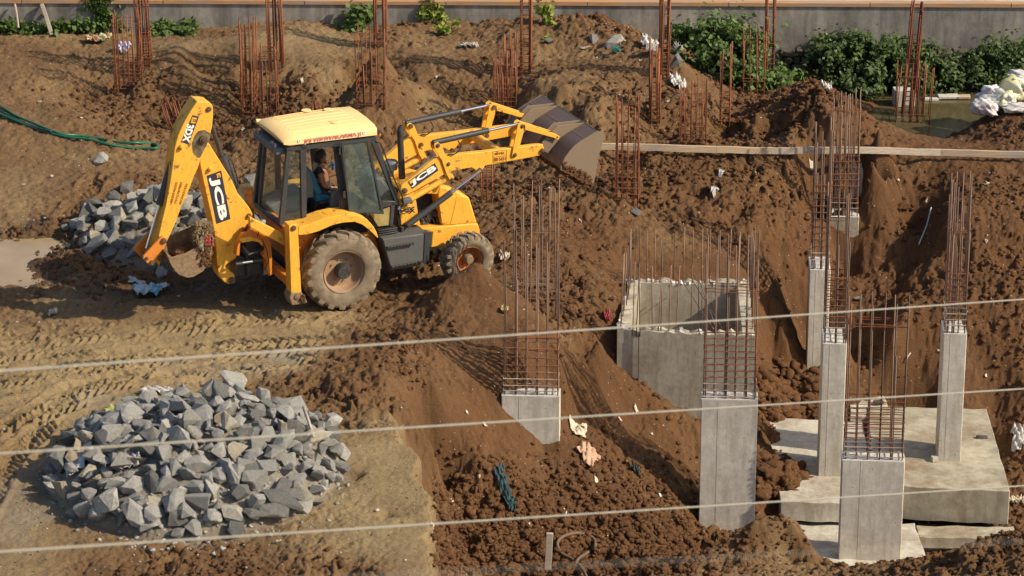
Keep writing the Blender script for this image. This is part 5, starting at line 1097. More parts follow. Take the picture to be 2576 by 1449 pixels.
def put_stone(p,s,rr,label,group,flat=1.):
    o=bpy.data.objects.new('quarry_stone',rr.choice(STONES)); C.objects.link(o); o.location=p; o.rotation_euler=(rr.uniform(-.7,.7),rr.uniform(-.7,.7),rr.uniform(0,6.28)); o.scale=(s*rr.uniform(.85,1.2),s*rr.uniform(.85,1.1),s*rr.uniform(.8,1.1)*flat)
    tag(o,label,'stone',group); return o
NW=['zeroth','first','second','third','fourth','fifth','sixth','seventh','eighth','ninth','tenth','eleventh','twelfth','thirteenth','fourteenth','fifteenth','sixteenth','seventeenth','eighteenth','nineteenth','twentieth']+['%s-%s'%(t,u) for t in ('twenty','thirty','forty') for u in ('first','second','third','fourth','fifth','sixth','seventh','eighth','ninth','tenth')]
def project(p):
    p=Vector(p)-Vector((0,0,CH)); f=p.y*cp-p.z*sp; return 1288+F*p.x/f,724.5-F*(p.y*sp+p.z*cp)/f
def rowlabels(items,rowh,fmt,frontfirst=True):
    """number the things row by row as they appear in the picture, from the left"""
    Q=sorted(((project(p),o) for p,o in items),key=lambda a:-a[0][1] if frontfirst else a[0][1]); y0=Q[0][0][1]; rows={}
    for (x,y),o in Q: rows.setdefault(int(abs(y-y0)//rowh),[]).append((x,o))
    for n_,(k,L_) in enumerate(sorted(rows.items())):
        for i_,(x,o) in enumerate(sorted(L_,key=lambda a:a[0])): o['label']=fmt%(NW[i_+1],NW[n_+1])
def heap(R,n,smin,smax,seed,where,group,edge=1.0,sep=.52):
    rr=random.Random(seed); c,a,b,h=R; placed=[]; tries=0; items=[]
    while len(items)<n and tries<30000:
        tries+=1; u,v=rr.uniform(-1,1),rr.uniform(-1,1); q=math.hypot(u,v)
        if q>edge: continue
        if v>.62: continue           # the far slope is out of sight
        s=rr.triangular(smin,smax,smin+(smax-smin)*(.85 if tries<6000 else .2))*(1.12 if v<-.5 else 1); x=c[0]+a*u; y=c[1]+b*v
        z=zat(x,y)+s*rr.uniform(.25,.75)
        P_=Vector((x,y,z))
        if any((P_-p0).length<(s+s0)*sep for p0,s0 in placed): continue
        placed.append((P_,s)); items.append((P_,put_stone(P_,s,rr,'x',group)))
    return items
H1=heap(ROCK1,285,.10,.27,41,'near heap','stones of the near heap'); H2=heap(ROCK2,95,.11,.26,42,'far heap','stones of the far heap')
rank=sorted(H1+H2,key=lambda a:-max(a[1].scale)); small=set(o.name for p,o in rank[270:])
vs_,fs_,k_=[],[],0
for p,o in rank[270:]:           # the smallest ones are fill between the others
    M_=Matrix.LocRotScale(o.location,o.rotation_euler,o.scale); vs_+=[(M_@v.co)[:] for v in o.data.vertices]; fs_+=[[k_+q for q in f.vertices] for f in o.data.polygons]; k_=len(vs_)
if vs_: tag(npmesh('small_stones',vs_,None,fs_,[M_stone]),kind='stuff')
H1=[a for a in H1 if a[1].name not in small]; H2=[a for a in H2 if a[1].name not in small]
rowlabels(H1,30,'grey stone, %s from left in the %s row from the front of the near heap'); rowlabels(H2,30,'grey stone, %s from left in the %s row from the front of the far heap')
for p,o in rank[270:]: bpy.data.objects.remove(o)
rr=random.Random(77)
for px,py,s,lab in ((745,1262,.26,'large split grey stone alone at the right front corner of the near heap'),(815,1085,.30,'big dark block at the right end of the near heap'),(825,1140,.24,'tall pale stone leaning at the right edge of the near heap'),(143,1140,.16,'single stone lying apart at the left of the near heap'),(230,1060,.16,'stone at the upper left fringe of the near heap, by the plastic scrap'),
    (590,972,.30,'long flat pale slab on top of the near heap'),(372,1290,.30,'tall pointed stone at the very front of the near heap'),(265,1300,.25,'stained stone at the left front corner of the near heap'),(480,1295,.25,'wedge-shaped stone at the middle front of the near heap'),(580,1215,.30,'large white-flecked boulder in the front of the near heap'),
    (168,578,.16,'stone standing at the left end of the far heap beside the puddle'),(625,470,.27,'large pale stone showing between boom and cab'),(235,610,.2,'pale stone at the front left of the far heap'),(318,478,.24,'big stone at the top of the far heap, left of the dipper'),
    (405,695,.16,'half-buried stone below the bucket link'),(520,680,.15,'small stone in the shade beneath the digging bucket'),(560,690,.14,'small stone in the shade beside the boom foot'),
    (254,414,.2,'pale boulder lying alone below the green hose'),(1545,118,.22,'dark boulder on the rubble-strewn heap'),(1700,172,.26,'smooth grey boulder among the litter by the bush'),(1703,122,.2,'pale elongated boulder at the top edge by the bush'),(1640,135,.22,'brown boulder on the crest of the rubble-strewn heap'),(1488,108,.18,'dusty stone on the rubble-strewn heap, farthest left'),
    (1470,130,.14,'small stone near the dark boulder'),(1380,112,.14,'half-sunk stone beside the tall pair of bundles'),(2157,762,.13,'pale flat stone stuck in the hillside above the open cage'),(2262,300,.12,'small stone at the pond edge by the sparse cage'),(1600,545,.14,'pale stone lying in the dirt behind the shaft')):
    p=hit(px,py); put_stone(p+Vector((0,0,s*.35)),s,rr,lab,'loose stones on the site' if py<500 or px>900 else 'stones round the heaps',.8)
# ================================================================== LOOSE CLODS AND GRIT (nobody could count them)
def scatter(name,n,smin,smax,mat,seed,weight,area=None,sub=1,power=2.2):
    r=np.random.default_rng(seed); bm=bmesh.new(); bmesh.ops.create_icosphere(bm,subdivisions=sub,radius=1); V0=np.array([v.co[:] for v in bm.verts]); F0=np.array([[v.index for v in f.verts] for f in bm.faces]); bm.free()
    if area is None:
        i=r.integers(0,GX.shape[0],n*6); j=r.integers(0,GX.shape[1],n*6); ww=weight(GX[i,j],GY[i,j],GR[i,j],GT[i,j])*GY[i,j]/70; k=r.random(n*6)<ww; i=i[k][:n]; j=j[k][:n]
        X,Y,ZZ=GX[i,j]+r.normal(0,.01,len(i)),GY[i,j]+r.normal(0,.01,len(i)),GZ[i,j]
    else:
        P_=[hit(*area(r)) for _ in range(n)]; X,Y,ZZ=np.array(P_).T
    m=len(X); s=smin+(smax-smin)*r.random(m)**power
    sc_=s[:,None]*r.uniform(.65,1.25,(m,3)); a=r.random(m)*6.28; ca,sa=np.cos(a)[:,None],np.sin(a)[:,None]
    ph=r.random((m,3))*6; base=V0[None]*(1+.22*np.sin(V0[None,:,[0]]*3.1+ph[:,None,[0]])+.18*np.sin(V0[None,:,[1]]*4+ph[:,None,[1]])+.16*np.sin(V0[None,:,[2]]*4.4+ph[:,None,[2]])+r.normal(0,.20,(m,len(V0),1)))
    q=base*sc_[:,None,:]; x=q[...,0]*ca-q[...,1]*sa+X[:,None]; y=q[...,0]*sa+q[...,1]*ca+Y[:,None]; z=q[...,2]*.7+ZZ[:,None]+s[:,None]*.05
    vs=np.stack([x,y,z],-1).reshape(-1,3); fs=(F0[None]+(np.arange(m)*len(V0))[:,None,None]).reshape(-1,3)
    o=npmesh(name,vs,None,fs,[mat],False); tag(o,kind='stuff'); return o
def inpit(x,y): return 1.0
wt=lambda x,y,r,t:np.clip((r-.25)*1.6,0,1)*np.clip(.45+2.6*fbm(x,y,1.3,3,500),.04,1)
scatter('soil_clods',60000,.007,.07,M_clod,51,wt,power=3.6)
scatter('earth_lumps',900,.035,.13,M_clod,58,lambda x,y,r,t:np.clip((r-.62)*2.5,0,1),sub=3,power=2.6)
scatter('stone_chips',900,.012,.05,M_stone,59,None,lambda r:(lambda a,k:(488+355*k*math.cos(a),1215+165*k*math.sin(a)))(r.random()*6.28,r.uniform(.2,1.12)))
tr=lambda r:(r.uniform(1090,1760),r.uniform(1150,1445))
scatter('trench_clods',8000,.008,.075,M_clod,52,None,lambda r:(r.uniform(1090,1760),1100+r.beta(2.6,1)*345),power=3.2)
scatter('pit_clods',700,.02,.13,M_clod,53,None,lambda r:((r.uniform(1905,2055),r.uniform(930,1055)) if r.random()<.5 else (r.uniform(1905,2050),r.uniform(1150,1255))),sub=2,power=1.5)
scatter('heap_clods',1000,.012,.055,M_clod,54,None,lambda r:(r.uniform(1560,2576),r.uniform(1300,1446)),sub=2)
scatter('gravel',2300,.006,.022,plain('pale_grit',(.46,.42,.36),.9,0,.3,3),55,lambda x,y,r,t:np.full_like(r,.5))
scatter('plain_crumbs',5000,.006,.022,M_clod,57,lambda x,y,r,t:np.clip(1-r*1.2,0,1)*.8)
# ================================================================== LITTER
def pm(name,col,rough=.55,var=.15,sc_=8): return plain(name,col,rough,0,var,sc_)
def drape(name,px,py,w_,d,mat,label,cat,seed=0,rz=0,amp=.05,ragged=.35,n=16,lift=.02,up=0.,th=.004):
    rr=np.random.default_rng(seed); p=hit(px,py); u=np.linspace(-1,1,n); U_,V_=np.meshgrid(u,u); k=np.hypot(U_,V_); a=np.arctan2(V_,U_)
    rim=1-ragged*(.5+.5*np.sin(a*3+seed))*(.6+.4*np.sin(a*7+seed*2)); f=np.minimum(1,1/np.maximum(np.maximum(abs(U_),abs(V_)),.01))
    X=U_*rim*w_/2+rr.normal(0,.03*w_/2,U_.shape); Y=V_*rim*d/2+rr.normal(0,.03*d/2,U_.shape); c_,s_=math.cos(rz),math.sin(rz); GXx=p.x+X*c_-Y*s_; GYy=p.y+X*s_+Y*c_
    fold=amp*(np.abs(np.sin(U_*5+seed+V_*2))+.6*np.abs(np.sin(V_*7+seed*1.7-U_*3))+.4*np.abs(np.sin(U_*13+V_*9)))+rr.normal(0,amp*.12,U_.shape)+up*np.exp(-(k/.6)**2)
    Zz=np.array([[zat(GXx[i,j],GYy[i,j]) for j in range(n)] for i in range(n)])+lift+fold
    vs=np.stack([GXx-p.x,GYy-p.y,Zz-p.z],-1).reshape(-1,3); i,j=np.meshgrid(np.arange(n-1),np.arange(n-1),indexing='ij'); a0=(i*n+j).ravel()
    o=npmesh(name,vs,np.stack([a0,a0+1,a0+n+1,a0+n],-1),None,[mat],True); o.location=p; q=o.modifiers.new('s','SOLIDIFY'); q.thickness=th; tag(o,label,cat); return o
W_=pm('white_plastic',(.52,.51,.49),.5); PK=pm('pinkish_paper',(.46,.28,.19),.8,.3,5); TL=pm('teal_cloth',(.03,.065,.072),.9,.3,9); CR=pm('cream_paper',(.55,.47,.36),.8)
PRT=plain('printed_white_sack',(.66,.70,.72),.5,0,.1,4)
def printed(name,c1,c2,sc_=3.):
    m,n,b=newmat(name,.5,0,.4); f=noise(n,sc_,3,.5); n.links.new(ramp(n,f,[(.50,c1),(.53,c2)]),b.inputs['Base Color']); bump(n,b,noise(n,12,5,.6),.5,.02); return m
PR1=printed('white_sack_with_teal_print',(.60,.63,.65),(.10,.38,.44),5); PR2=printed('white_sack_with_pink_print',(.62,.62,.61),(.52,.46,.45)); PR3=printed('yellow_sack',(.52,.48,.22),(.58,.56,.42),2.)
drape('torn_sack',378,745,.62,.55,PR1,'torn white sack with teal print on the shaded ground behind the machine','sack',3,amp=.07,up=.06)
drape('plastic_strip',345,716,.3,.12,W_,'thin strip of dirty plastic beside the torn sack','plastic scrap',4,amp=.03)
drape('crumpled_wrapper',133,795,.16,.14,CR,'small crumpled pale wrapper at the rut edge, far left','wrapper',5,amp=.04)
drape('paper_sheet',1480,1160,.34,.32,PK,'crumpled salmon paper sheet on the soil slope below the low stub','paper',8,rz=-.5,amp=.05,up=.05)
drape('paper_sheet',1455,1088,.30,.34,CR,'small cream paper patch on the slope right of the low stub','paper',9,amp=.02)
drape('cloth_strip',1273,1255,.18,.48,TL,'twisted dark teal cloth lying down the clod-covered slope','cloth',10,rz=.55,amp=.07,ragged=.15,up=.05)
drape('plastic_scrap',1600,1188,.16,.14,pm('black_plastic',(.02,.02,.02)),'small black plastic scrap on the slope right of the salmon paper','plastic scrap',11,amp=.06)
drape('plastic_sheet',1723,1010,.26,.55,pm('bluish_plastic',(.42,.48,.48),.35),'crumpled bluish plastic where the soil meets the shaft wall','plastic sheet',12,rz=-.7,amp=.05)
drape('red_rag',1527,812,.12,.16,pm('red_cloth',(.30,.03,.04)),'bright red rag in the dark hollow left of the shaft','rag',13,amp=.07)
drape('plastic_strip',1798,478,.09,.35,W_,'white plastic strip trailing down the hillside above the shaft','plastic scrap',14,rz=-.3,amp=.03)
drape('plastic_strip',1813,452,.09,.12,W_,'short white strip just above a longer trailing one','plastic scrap',15,rz=-.5,amp=.03)
drape('cloth_scrap',1268,650,.2,.42,pm('dusty_cloth',(.48,.40,.30)),'dusty pale cloth behind the front wheel','cloth',16,amp=.04)
drape('sack_scrap',195,1165,.5,.8,pm('pale_blue_grey_sack',(.42,.45,.46)),'grey-blue torn sack lying at the left foot of the near heap','sack',17,rz=.3,amp=.06)
drape('sack_scrap',330,1172,.3,.35,pm('grey_pink_plastic',(.48,.42,.41)),'grey-pink torn plastic under stones at the left of the near heap','sack',18,amp=.05)
drape('plastic_scrap',395,992,.5,.25,pm('pale_plastic',(.5,.45,.42)),'pale torn plastic at the back left of the near heap','plastic scrap',19,amp=.05)
drape('dry_leaves',305,1040,.5,.35,pm('yellow_green_scrap',(.36,.38,.12)),'yellowish green plant scraps left of the near heap','plant scrap',20,amp=.03)
drape('cloth_scrap',247,107,.55,.5,printed('orange_and_green_cloth',(.58,.28,.18),(.45,.5,.25),4),'orange and pale cloth bundle below the creeper at the far left','cloth',21,amp=.07)
drape('plastic_bag',313,135,.28,.3,pm('lilac_plastic',(.52,.50,.66)),'whitish lilac bag seen through the open cage at the far left','bag',22,amp=.08)
drape('plastic_bag',1705,220,.32,.25,W_,'white bag on the slope below the grey boulders','bag',23,amp=.08)
drape('plastic_bag',1636,118,.4,.25,W_,'white bag on the rubble crest left of the bush','bag',24,amp=.1)
drape('plastic_bag',1550,134,.14,.2,pm('turquoise_plastic',(.02,.28,.28)),'turquoise scrap beside the dark boulder on the heap','plastic scrap',25,amp=.06)
drape('plastic_scrap',1180,121,.4,.25,pm('grey_film',(.42,.38,.33)),'greyish film on the terrace below the wall weeds','plastic scrap',26,amp=.04)
drape('plastic_bag',2078,230,.22,.16,W_,'small white scrap on the heap under the right bush','plastic scrap',27,amp=.06)
drape('plastic_bag',1912,221,.2,.15,pm('blue_plastic_bag',(.04,.10,.28)),'small blue bag at the foot of the sparse cage in the bush','bag',28,amp=.09)
drape('tile_piece',2480,466,.14,.12,CR,'small pale tile piece on the right hillside','tile piece',29,amp=.02); drape('tile_piece',2155,505,.2,.14,CR,'cream scrap caught at the right side of the wide rusty cage','scrap',30,amp=.03)
drape('plastic_bag',2566,1118,.35,.45,pm('pale_grey_bag',(.46,.43,.40)),'pale grey bag at the right edge beside the broad footing','bag',31,amp=.09); drape('plastic_bag',2552,1272,.3,.3,CR,'cream rag at the right front corner of the broad footing','rag',32,amp=.07)
drape('wrapper',1270,788,.13,.13,printed('yellow_red_wrapper',(.55,.45,.2),(.4,.05,.03),6),'yellow and red wrapper on the cone, left of the tall cage','wrapper',33,amp=.04)
drape('paper_scrap',1150,1345-95,.001,.001,CR,'x','x',34) if False else None
rr=random.Random(5)
spots=[(1220,1080),(1330,1330),(1140,1275),(1420,1300),(1500,1215),(1660,1255),(1560,1060),(1600,1040),(1385,1235),(1640,1100),(1205,1205),(1175,1045),(440,990),(700,1370),(1090,1330),(950,1290),(470,290),(440,520),(610,330),(900,640),(1480,330),(1600,300),(1680,260),(2040,430),(2260,460),(2330,520),(2480,620),(2360,890),(2480,950),(2250,830),(1900,440),(1560,480),(1380,480),(1460,560),(60,470),(130,450),(205,300),(100,260),(670,400),(760,220),(1100,200),(1250,230),(1500,150),(1570,110),(1610,160)]
SCR=[]
for i,(px,py) in enumerate(spots[::1]):
    s=rr.uniform(.03,.065); o=drape('litter_scrap',px,py,s*1.4,s,rr.choice([W_,CR,CR,pm('brick_chip_%d'%0,(.45,.17,.09)) if i==0 else CR]),'x','scrap',100+i,rz=rr.random()*3,amp=.015,n=6); o['group']='small litter scraps'; SCR.append((o.location,o))
rowlabels(SCR,170,'tiny pale litter scrap, %s from left in the %s band from the top',False)
# sacks and rubbish at the right edge
def sack(px,py,w_,d,h,mat,label,seed,dz=0):
    rr=random.Random(seed); _d=Vector(ray(px,py)); p=Vector((0,0,CH))+_d*((W(2520,283,.15)[1]+dz)/_d.y); bm=bmesh.new(); bmesh.ops.create_icosphere(bm,subdivisions=4,radius=1)
    for v in bm.verts:
        x,y,z=v.co; g=1+.16*math.sin(x*5+seed)*math.sin(y*4+2*seed+z*3)-.16*abs(math.sin(x*5+z*4+y*3+seed))-.12*abs(math.sin(y*9-z*7+x*4+seed*2))-.07*abs(math.sin(x*17+z*13+seed))+.15*max(0,math.sin(x*3+z*5+seed))+rr.uniform(-.012,.012)
        v.co=(math.copysign(abs(x)**.75,x)*w_/2*g,math.copysign(abs(y)**.75,y)*d/2*g,z*h/2*g*(.8+.2*math.cos(x*3)))
    m=bpy.data.meshes.new('sack'); bm.to_mesh(m); bm.free(); m.materials.append(mat)
    for q in m.polygons:q.use_smooth=True
    o=bpy.data.objects.new('stuffed_sack',m); C.objects.link(o); o.location=p; o.rotation_euler=(rr.uniform(-.2,.2),rr.uniform(-.25,.25),rr.uniform(-.5,.5)); tag(o,label,'sack','rubbish sacks by the pond'); return o
sack(2478,270,.62,.5,.42,PR2,'white sack with pink print, lowest of the rubbish pile by the pond',1,-.1)
sack(2510,252,.85,.5,.45,W_,'creased white sack in the middle of the rubbish pile by the pond',2,.15)
sack(2488,236,.5,.45,.36,PR2,'pink striped sack on top left of the rubbish pile by the pond',3,.3)
sack(2552,222,.8,.6,.62,PR3,'big yellow sack at the back of the rubbish pile by the pond',4,.6)
sack(2572,192,.7,.45,.26,pm('white_cloth',(.56,.54,.55)),'whitish sack lying across the big yellow one at the right edge',5,.7)
sack(2530,246,.55,.4,.34,PR3,'small yellow-green sack at the front of the big yellow one',6,.1)
sack(2562,270,.7,.35,.2,W_,'flat white bag at the front right of the rubbish pile',7,-.1)
def slabbit(px,py,w_,d,h,mat,label,cat,name,rz=0,z=None):
    p=hit(px,py) if z is None else Vector(W(px,py,z)); m=MB().box((0,0,h/2),(w_,d,h)); o=m.build(name,mat,bevel=.006); o.location=p; o.rotation_euler=(random.uniform(-.08,.08),random.uniform(-.08,.08),rz); tag(o,label,cat); return o
slabbit(2385,245,.42,.2,.05,M_edge,'longer white slab lying in the pond mud','slab piece','slab_piece',.05,-.4); slabbit(2342,252,.3,.12,.05,M_edge,'shorter white slab at the waterline of the pond','slab piece','slab_piece',.05,-.42)
slabbit(2425,246,.25,.15,.05,M_wood,'buff slab beside the longer white slab in the pond','slab piece','slab_piece',.0,-.4)
slabbit(2272,272,.42,.3,.42,concrete('pond_block',(.55,.52,.47),.3,2),'white concrete lump round the foot of the dark ladder cage in the pond','concrete lump','concrete_lump',.1,-.5)
slabbit(2210,1015,.18,.1,.05,M_eng,'small dark brick chunk on the broad footing','brick','brick',.3,-3.0); slabbit(2470,1102,.2,.08,.04,M_eng,'dark stick-like chunk near the right edge of the broad footing','chunk','wood_chunk',.1,-3.0)
slabbit(2350,1160,.10,.1,.09,M_conl,'small concrete cube at the foot of the lone slim column','concrete lump','concrete_lump',.3,-3.0)
# sticks
def stick(px,py,px2,py2,r,mat,label,z1=.05,z2=.05,name='stick',cat='stick'):
    a=hit(px,py)+Vector((0,0,z1)); b=hit(px2,py2)+Vector((0,0,z2)); m=MB().tube([Vector((0,0,0)),(b-a)*.5+Vector((0,0,.02)),b-a],[r,r*.9,r*.6],7); o=m.build(name,mat,smooth=True); o.location=a; tag(o,label,cat); return o
stick(765,1085,790,1140,.028,M_woodg,'bleached broken branch on the right of the near heap',.35,.25,'branch','branch')
stick(455,260*1,421,260,.001,M_wood,'x') if False else None
stick(415,258*1,460,258,.02,M_woodo,'thin orange lath left of the open cage on the terrace',.03,.03,'lath','lath') if False else None
stick(2275,925,2290,900,.02,M_woodg,'pale splintered stick on the pit floor behind the open cage',.05,.08)
stick(2212,640,2335,640,.004,W_,'x') if False else None
p1=hit(2341,535)+Vector((0,-.05,.1)); p2=hit(2310,626)+Vector((0,-.05,.1)); o=MB().tube([Vector((0,0,0)),(p2-p1)*.5+Vector((.03,0,0)),p2-p1],.012,5).build('white_wire',W_); o.location=p1; tag(o,'thin white wire hanging down the dark hillside at the right','wire')
# timber stake in the foreground trench
def stake():
    p=hit(1376,1440); d=ray(1376,1440); b=Vector(p)-Vector((0,0,.2)); h=.75
    o=MB().add([(-.055,0,0),(.055,0,0),(.07,.05,.9),(-.04,.05,.9),(-.055,.05,0),(.055,.05,0),(.07,.10,.9),(-.04,.10,.9)],[(0,1,2,3),(7,6,5,4),(0,4,5,1),(1,5,6,2),(2,6,7,3),(3,7,4,0)]).build('timber_stake',M_woodg,bevel=.006); o.location=b; o.rotation_euler=(.1,.03,0); tag(o,'weathered pale timber stake upright at the bottom of the trench','stake')
stake()
def ropeloop(name,pts,r,mat,label,cat,lift=.03,seg=8):
    Q=[hit(*p)+Vector((0,0,lift+(p[2] if len(p)>2 else 0))) for p in [tuple(a) for a in pts]] if False else [hit(a[0],a[1])+Vector((0,0,lift)) for a in pts]
    c0=Q[0].copy(); S=[]
    for i in range(len(Q)-1):
        p0,p1,p2,p3=Q[max(i-1,0)],Q[i],Q[i+1],Q[min(i+2,len(Q)-1)]
        for t in [k/6 for k in range(6)]:
            S.append(.5*((2*p1)+(p2-p0)*t+(2*p0-5*p1+4*p2-p3)*t*t+(3*p1-p0-3*p2+p3)*t**3)-c0)
    S.append(Q[-1]-c0); o=MB().tube(S,r,seg).build(name,mat,smooth=True); o.location=c0; tag(o,label,cat); return o
M_hose=pm('green_hose',(.012,.12,.065),.4)
ropeloop('garden_hose',[(-120,235),(-10,272),(40,296),(95,322),(150,340),(200,347),(250,356),(300,363),(345,365),(380,366),(396,371),(392,377),(360,379),(320,376),(270,366),(215,355),(160,350),(100,332),(45,312),(0,295),(-80,262)],.026,M_hose,'green hose doubled back on itself across the dirt at the left','hose')
ropeloop('garden_hose',[(-90,250),(-5,283),(35,304),(90,330),(130,342)],.022,pm('dark_hose',(.02,.05,.035),.4),'short darker hose lying beside the green one at the left edge','hose',.05)
ropeloop('old_hose',[(1475,1465),(1462,1440),(1440,1420),(1412,1400),(1402,1378),(1418,1362),(1455,1358),(1490,1368),(1497,1382),(1480,1400),(1455,1415),(1448,1435),(1462,1458)],.028,pm('muddy_hose',(.13,.085,.05),.8),'muddy looped hose beside the timber stake','hose',.06)
# two props leaning on the wall at the far left
for (xa,ya,xb,yb_,r,lab) in ((106,8,134,70,.05,'thick timber prop leaning on the wall at the far left'),(38,8,50,52,.022,'thin crooked prop leaning on the wall at the far left')):
    a=Vector((ray(xa,ya)[0]*YW/ray(xa,ya)[1],YW-.06,CH+ray(xa,ya)[2]*YW/ray(xa,ya)[1])); b=hit(xb,yb_+4); b.z-=.05
    if b.y>YW-.15: b.y=YW-.35
    m=MB().tube([a,a.lerp(b,.4)+Vector((.01,0,0)),b],[r,r*.9,r],4 if r>.03 else 6); tag(m.build('timber_prop',M_woodg),lab,'prop')
# ================================================================== VEGETATION
def foliage(parent,centres,n,size,mat,seed,name='foliage',droop=.3):
    r=np.random.default_rng(seed); c=np.array([q[:3] for q in centres]); rad=np.array([q[3:6] for q in centres]); wgt=rad[:,0]*rad[:,2]; idx=r.choice(len(c),n,p=wgt/wgt.sum())
    d=r.normal(size=(n,3)); d/=np.linalg.norm(d,axis=1)[:,None]; k=r.random(n)**.45; P_=c[idx]+d*rad[idx]*k[:,None]*(1+.38*r.normal(size=(n,1)))
    gg=vnoise(P_[:,0]*1.,P_[:,2]*1.+P_[:,1],.22,seed)+.5; keep=gg>.42; P_=P_[keep]; d=d[keep]; n=len(P_); P_[:,1]=np.minimum(P_[:,1],YW-.03-parent.location.y)
    nrm=d*.6+r.normal(size=(n,3))*.55+np.array([.25,-.2,.6]); nrm/=np.linalg.norm(nrm,axis=1)[:,None]
    t=np.cross(nrm,r.normal(size=(n,3))); t/=np.linalg.norm(t,axis=1)[:,None]; b=np.cross(nrm,t); s=size*r.uniform(.55,1.3,(n,1))
    tip=P_+t*s*1.1-np.array([0,0,droop])*s; vs=np.stack([P_-t*s*.9,P_-t*s*.15+b*s*.62+nrm*s*.12,tip,P_-t*s*.15-b*s*.62+nrm*s*.12],1).reshape(-1,3)
    o=npmesh(name,vs,(np.arange(n)[:,None]*4+np.arange(4)[None]),None,[mat],False); o.parent=parent; return o
def stems(parent,pairs,r=.012,seed=1):
    rr=random.Random(seed); m=MB()
    for a,b in pairs:
        a=Vector(a); b=Vector(b); m.tube([a,a.lerp(b,.5)+Vector((rr.uniform(-.06,.06),rr.uniform(-.05,.05),0)),b],[r,r*.8,r*.5],5)
    return m.build('stem',M_stem,parent)
def bush(px,py,blobs,n,size,mat,label,cat,seed,name='bush',base=None):
    """blobs given as picture x, y, distance behind/before the foot (m) and radii (m)"""
    p=hit(px,py) if base is None else Vector(W(px,py,base)); dep=p.y*cp+(CH-p.z)*sp; s=F/dep; r=empty(name,p,0,label=label,cat=cat); cs=[]
    for bx,by,dy,rx,ry,rz in blobs: cs.append(((bx-px)/s,dy,(py-by)/s/cp- dy*sp/cp,rx,ry,rz))
    foliage(r,cs,n,size,mat,seed)
    if n>2000: foliage(r,[(a,b_,c_+.06,d_*1.12,e_,f_*1.15) for a,b_,c_,d_,e_,f_ in cs],int(n*.12),size*.85,M_leaf,seed+500,'young_shoots')['kind']='stuff'
    rr=random.Random(seed)
    stems(r,[((rr.uniform(-.15,.15),0,-.05),(c_[0]+rr.uniform(-.1,.1),c_[1],c_[2]+rr.uniform(-.2,.3)*c_[5])) for c_ in cs for _ in range(3)],seed=seed); return r
bush(1830,200,[(1720,95,.3,.45,.4,.28),(1770,95,.1,.5,.5,.42),(1812,90,.1,.45,.5,.42),(1850,120,0,.55,.6,.55),(1885,150,-.1,.5,.5,.55),(1800,140,-.3,.5,.5,.5),(1860,185,-.4,.5,.5,.4),(1920,190,-.2,.4,.5,.35),(1960,195,-.2,.3,.3,.2),(1900,110,.2,.3,.3,.3),(1880,218,-.7,.3,.3,.2),(1700,78,.3,.2,.2,.15)],11000,.062,M_leaf,'large mid-green bush against the wall with cages standing in it','bush',61)
bush(2160,225,[(2080,125,.25,.45,.3,.3),(2130,118,.3,.5,.3,.3),(2180,118,.3,.55,.3,.3),(2230,122,.3,.5,.3,.3),(2100,160,.1,.45,.4,.35),(2160,165,0,.6,.45,.42),(2220,165,0,.5,.45,.4),(2130,200,-.2,.45,.4,.32),(2190,205,-.3,.55,.4,.32),(2240,195,-.1,.4,.4,.3),(2170,226,-.6,.35,.3,.15)],13000,.058,M_leafd,'dense dark bush between the stone gap and the ladder cage in the pond','bush',62,base=-.4)
bush(2330,222,[(2290,130,.2,.35,.3,.25),(2335,135,.2,.35,.25,.2),(2310,165,0,.45,.35,.32),(2355,170,0,.45,.35,.3),(2290,195,-.1,.4,.35,.25),(2340,200,-.2,.5,.35,.25),(2390,190,-.1,.3,.3,.25)],6500,.052,M_leafd,'dark bush behind the pond cages, left of the black hollow','bush',63,base=-.4)
bush(2510,222,[(2455,150,.1,.35,.3,.25),(2495,150,.2,.45,.4,.35),(2530,145,.2,.5,.4,.4),(2575,140,.2,.5,.4,.45),(2470,185,-.1,.35,.3,.3),(2520,185,0,.5,.4,.35),(2610,170,0,.5,.5,.45),(2660,160,0,.5,.5,.5)],9000,.048,M_leafd,'dark trailing bush at the right edge behind the rubbish sacks','bush',64,base=-.4)
bush(1990,205,[(1975,180,0,.35,.3,.16),(2010,195,0,.25,.25,.12)],900,.05,M_leaf,'low green growth at the foot of the dark masonry gap','bush',74,base=-.2)
bush(907,78,[(880,60,0,.22,.2,.14),(905,45,0,.28,.25,.24),(930,50,0,.22,.2,.2),(950,62,0,.15,.2,.12)],1100,.075,M_leaf,'round green shrub at the wall foot, left of the pair on the cone','shrub',65,'shrub')
bush(1130,88,[(1125,70,0,.22,.2,.14),(1145,66,0,.2,.2,.12),(1108,78,0,.15,.15,.1)],500,.06,M_leafy,'straggly yellow-green weed at the foot of the wall','weed',66,'weed')
bush(1380,62,[(1368,12,.1,.16,.12,.25),(1385,25,.05,.18,.14,.3),(1395,45,0,.12,.12,.15)],600,.065,M_leafy,'yellow-green creeper hanging over the wall right of a tall pair of bundles','creeper',67,'creeper')
bush(1085,50,[(1075,5,.2,.18,.12,.15),(1085,25,.15,.22,.12,.2),(1100,40,.1,.15,.1,.12),(1070,35,.1,.12,.1,.1)],700,.065,M_leafy,'yellow-green creeper spilling over the wall top, left of the cage pair','creeper',68,'creeper')
bush(262,82,[(258,-5,.35,.30,.1,.2),(262,20,.3,.30,.1,.25),(262,45,.2,.28,.12,.25),(265,68,.1,.36,.15,.18)],1700,.062,M_leaf,'heart-leaved vine climbing the wall in a green column at the far left','vine',69,'vine')
bush(1740,108,[(1330,0,0,.001,.001,.001)],10,.01,M_leaf,'x','x',70) if False else None
bush(2062,102,[(2060,90,0,.12,.1,.14),(2052,95,0,.1,.1,.08)],160,.05,M_leafy,'small seedling at the foot of the cracked wall panel','weed',71,'weed')
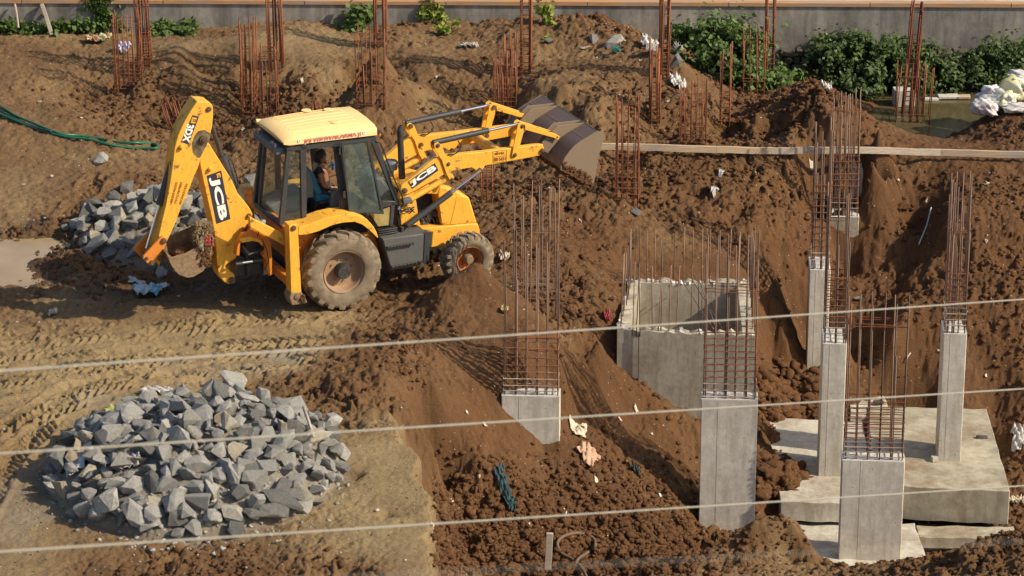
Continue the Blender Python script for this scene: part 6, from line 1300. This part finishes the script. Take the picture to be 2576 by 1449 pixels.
bush(1410,98,[(1405,98,0,.3,.15,.05)],160,.05,M_leafy,'low green sprigs on the heap by the wall','weed',72,'weed')
bush(1280,55,[(1275,62,0,.15,.1,.06)],90,.05,M_leafy,'tiny sprigs behind the cage above the loader','weed',73,'weed')
# ground-hugging leaves along the wall foot
def groundleaves():
    r=np.random.default_rng(81); P_=[]
    for k in range(850):
        t=r.random()
        if t<.72: px=r.uniform(-250,240); py=66+9*math.sin(px*.02)+r.normal(0,6)+ (px/240)*12
        else: px=r.uniform(380,490); py=80+r.normal(0,7)
        P_.append(hit(px,py)+Vector((0,0,abs(r.normal(0,.03))+.01)))
    P_=np.array(P_); P_=P_[P_[:,1]<YW-.05]; n=len(P_); P_=np.repeat(P_,3,0)+r.normal(0,.05,(n*3,3)); n=len(P_)
    nrm=r.normal(size=(n,3))*.5+np.array([.1,-.4,.8]); nrm/=np.linalg.norm(nrm,axis=1)[:,None]; t=np.cross(nrm,r.normal(size=(n,3))); t/=np.linalg.norm(t,axis=1)[:,None]; b=np.cross(nrm,t); s=.06*r.uniform(.6,1.3,(n,1))
    vs=np.stack([P_-t*s,P_+b*s*.7,P_+t*s,P_-b*s*.7],1).reshape(-1,3); o=npmesh('ground_creeper',vs,np.arange(n)[:,None]*4+np.arange(4)[None],None,[M_leaf]); tag(o,kind='stuff')
groundleaves()
# ================================================================== CABLES strung between camera and site
M_cab=pm('pale_cable',(.30,.29,.25),.7,.1)
def cable(yl,yr,dl,dr,r,label):
    def at(px,py,dep): d=Vector(ray(px,py)); f=d.y*cp-d.z*sp; return Vector((0,0,CH))+d*(dep/f)
    a=at(0,yl,dl); b=at(2576,yr,dr); d=b-a; A_=a-d*1.5; B_=b+d*1.2; P_=[A_.lerp(B_,i/24)-Vector((0,0,0)) for i in range(25)]; c0=P_[0].copy()
    o=MB().tube([p-c0 for p in P_],r,8).build('overhead_cable',M_cab,smooth=True); o.location=c0; tag(o,label,'cable','cables strung above the site'); return o
cable(933,753,18,29,.0062,'topmost pale cable, crossing the tall cages and columns'); cable(1141,978,18,29,.0062,'pale cable crossing the near stone heap and the column tops'); cable(1388,1222,18,29,.0062,'lowest bright cable, crossing below the near stone heap')
cable(1500,1362,7,11,.0009,'faint thin cable low in the foreground, barely visible')
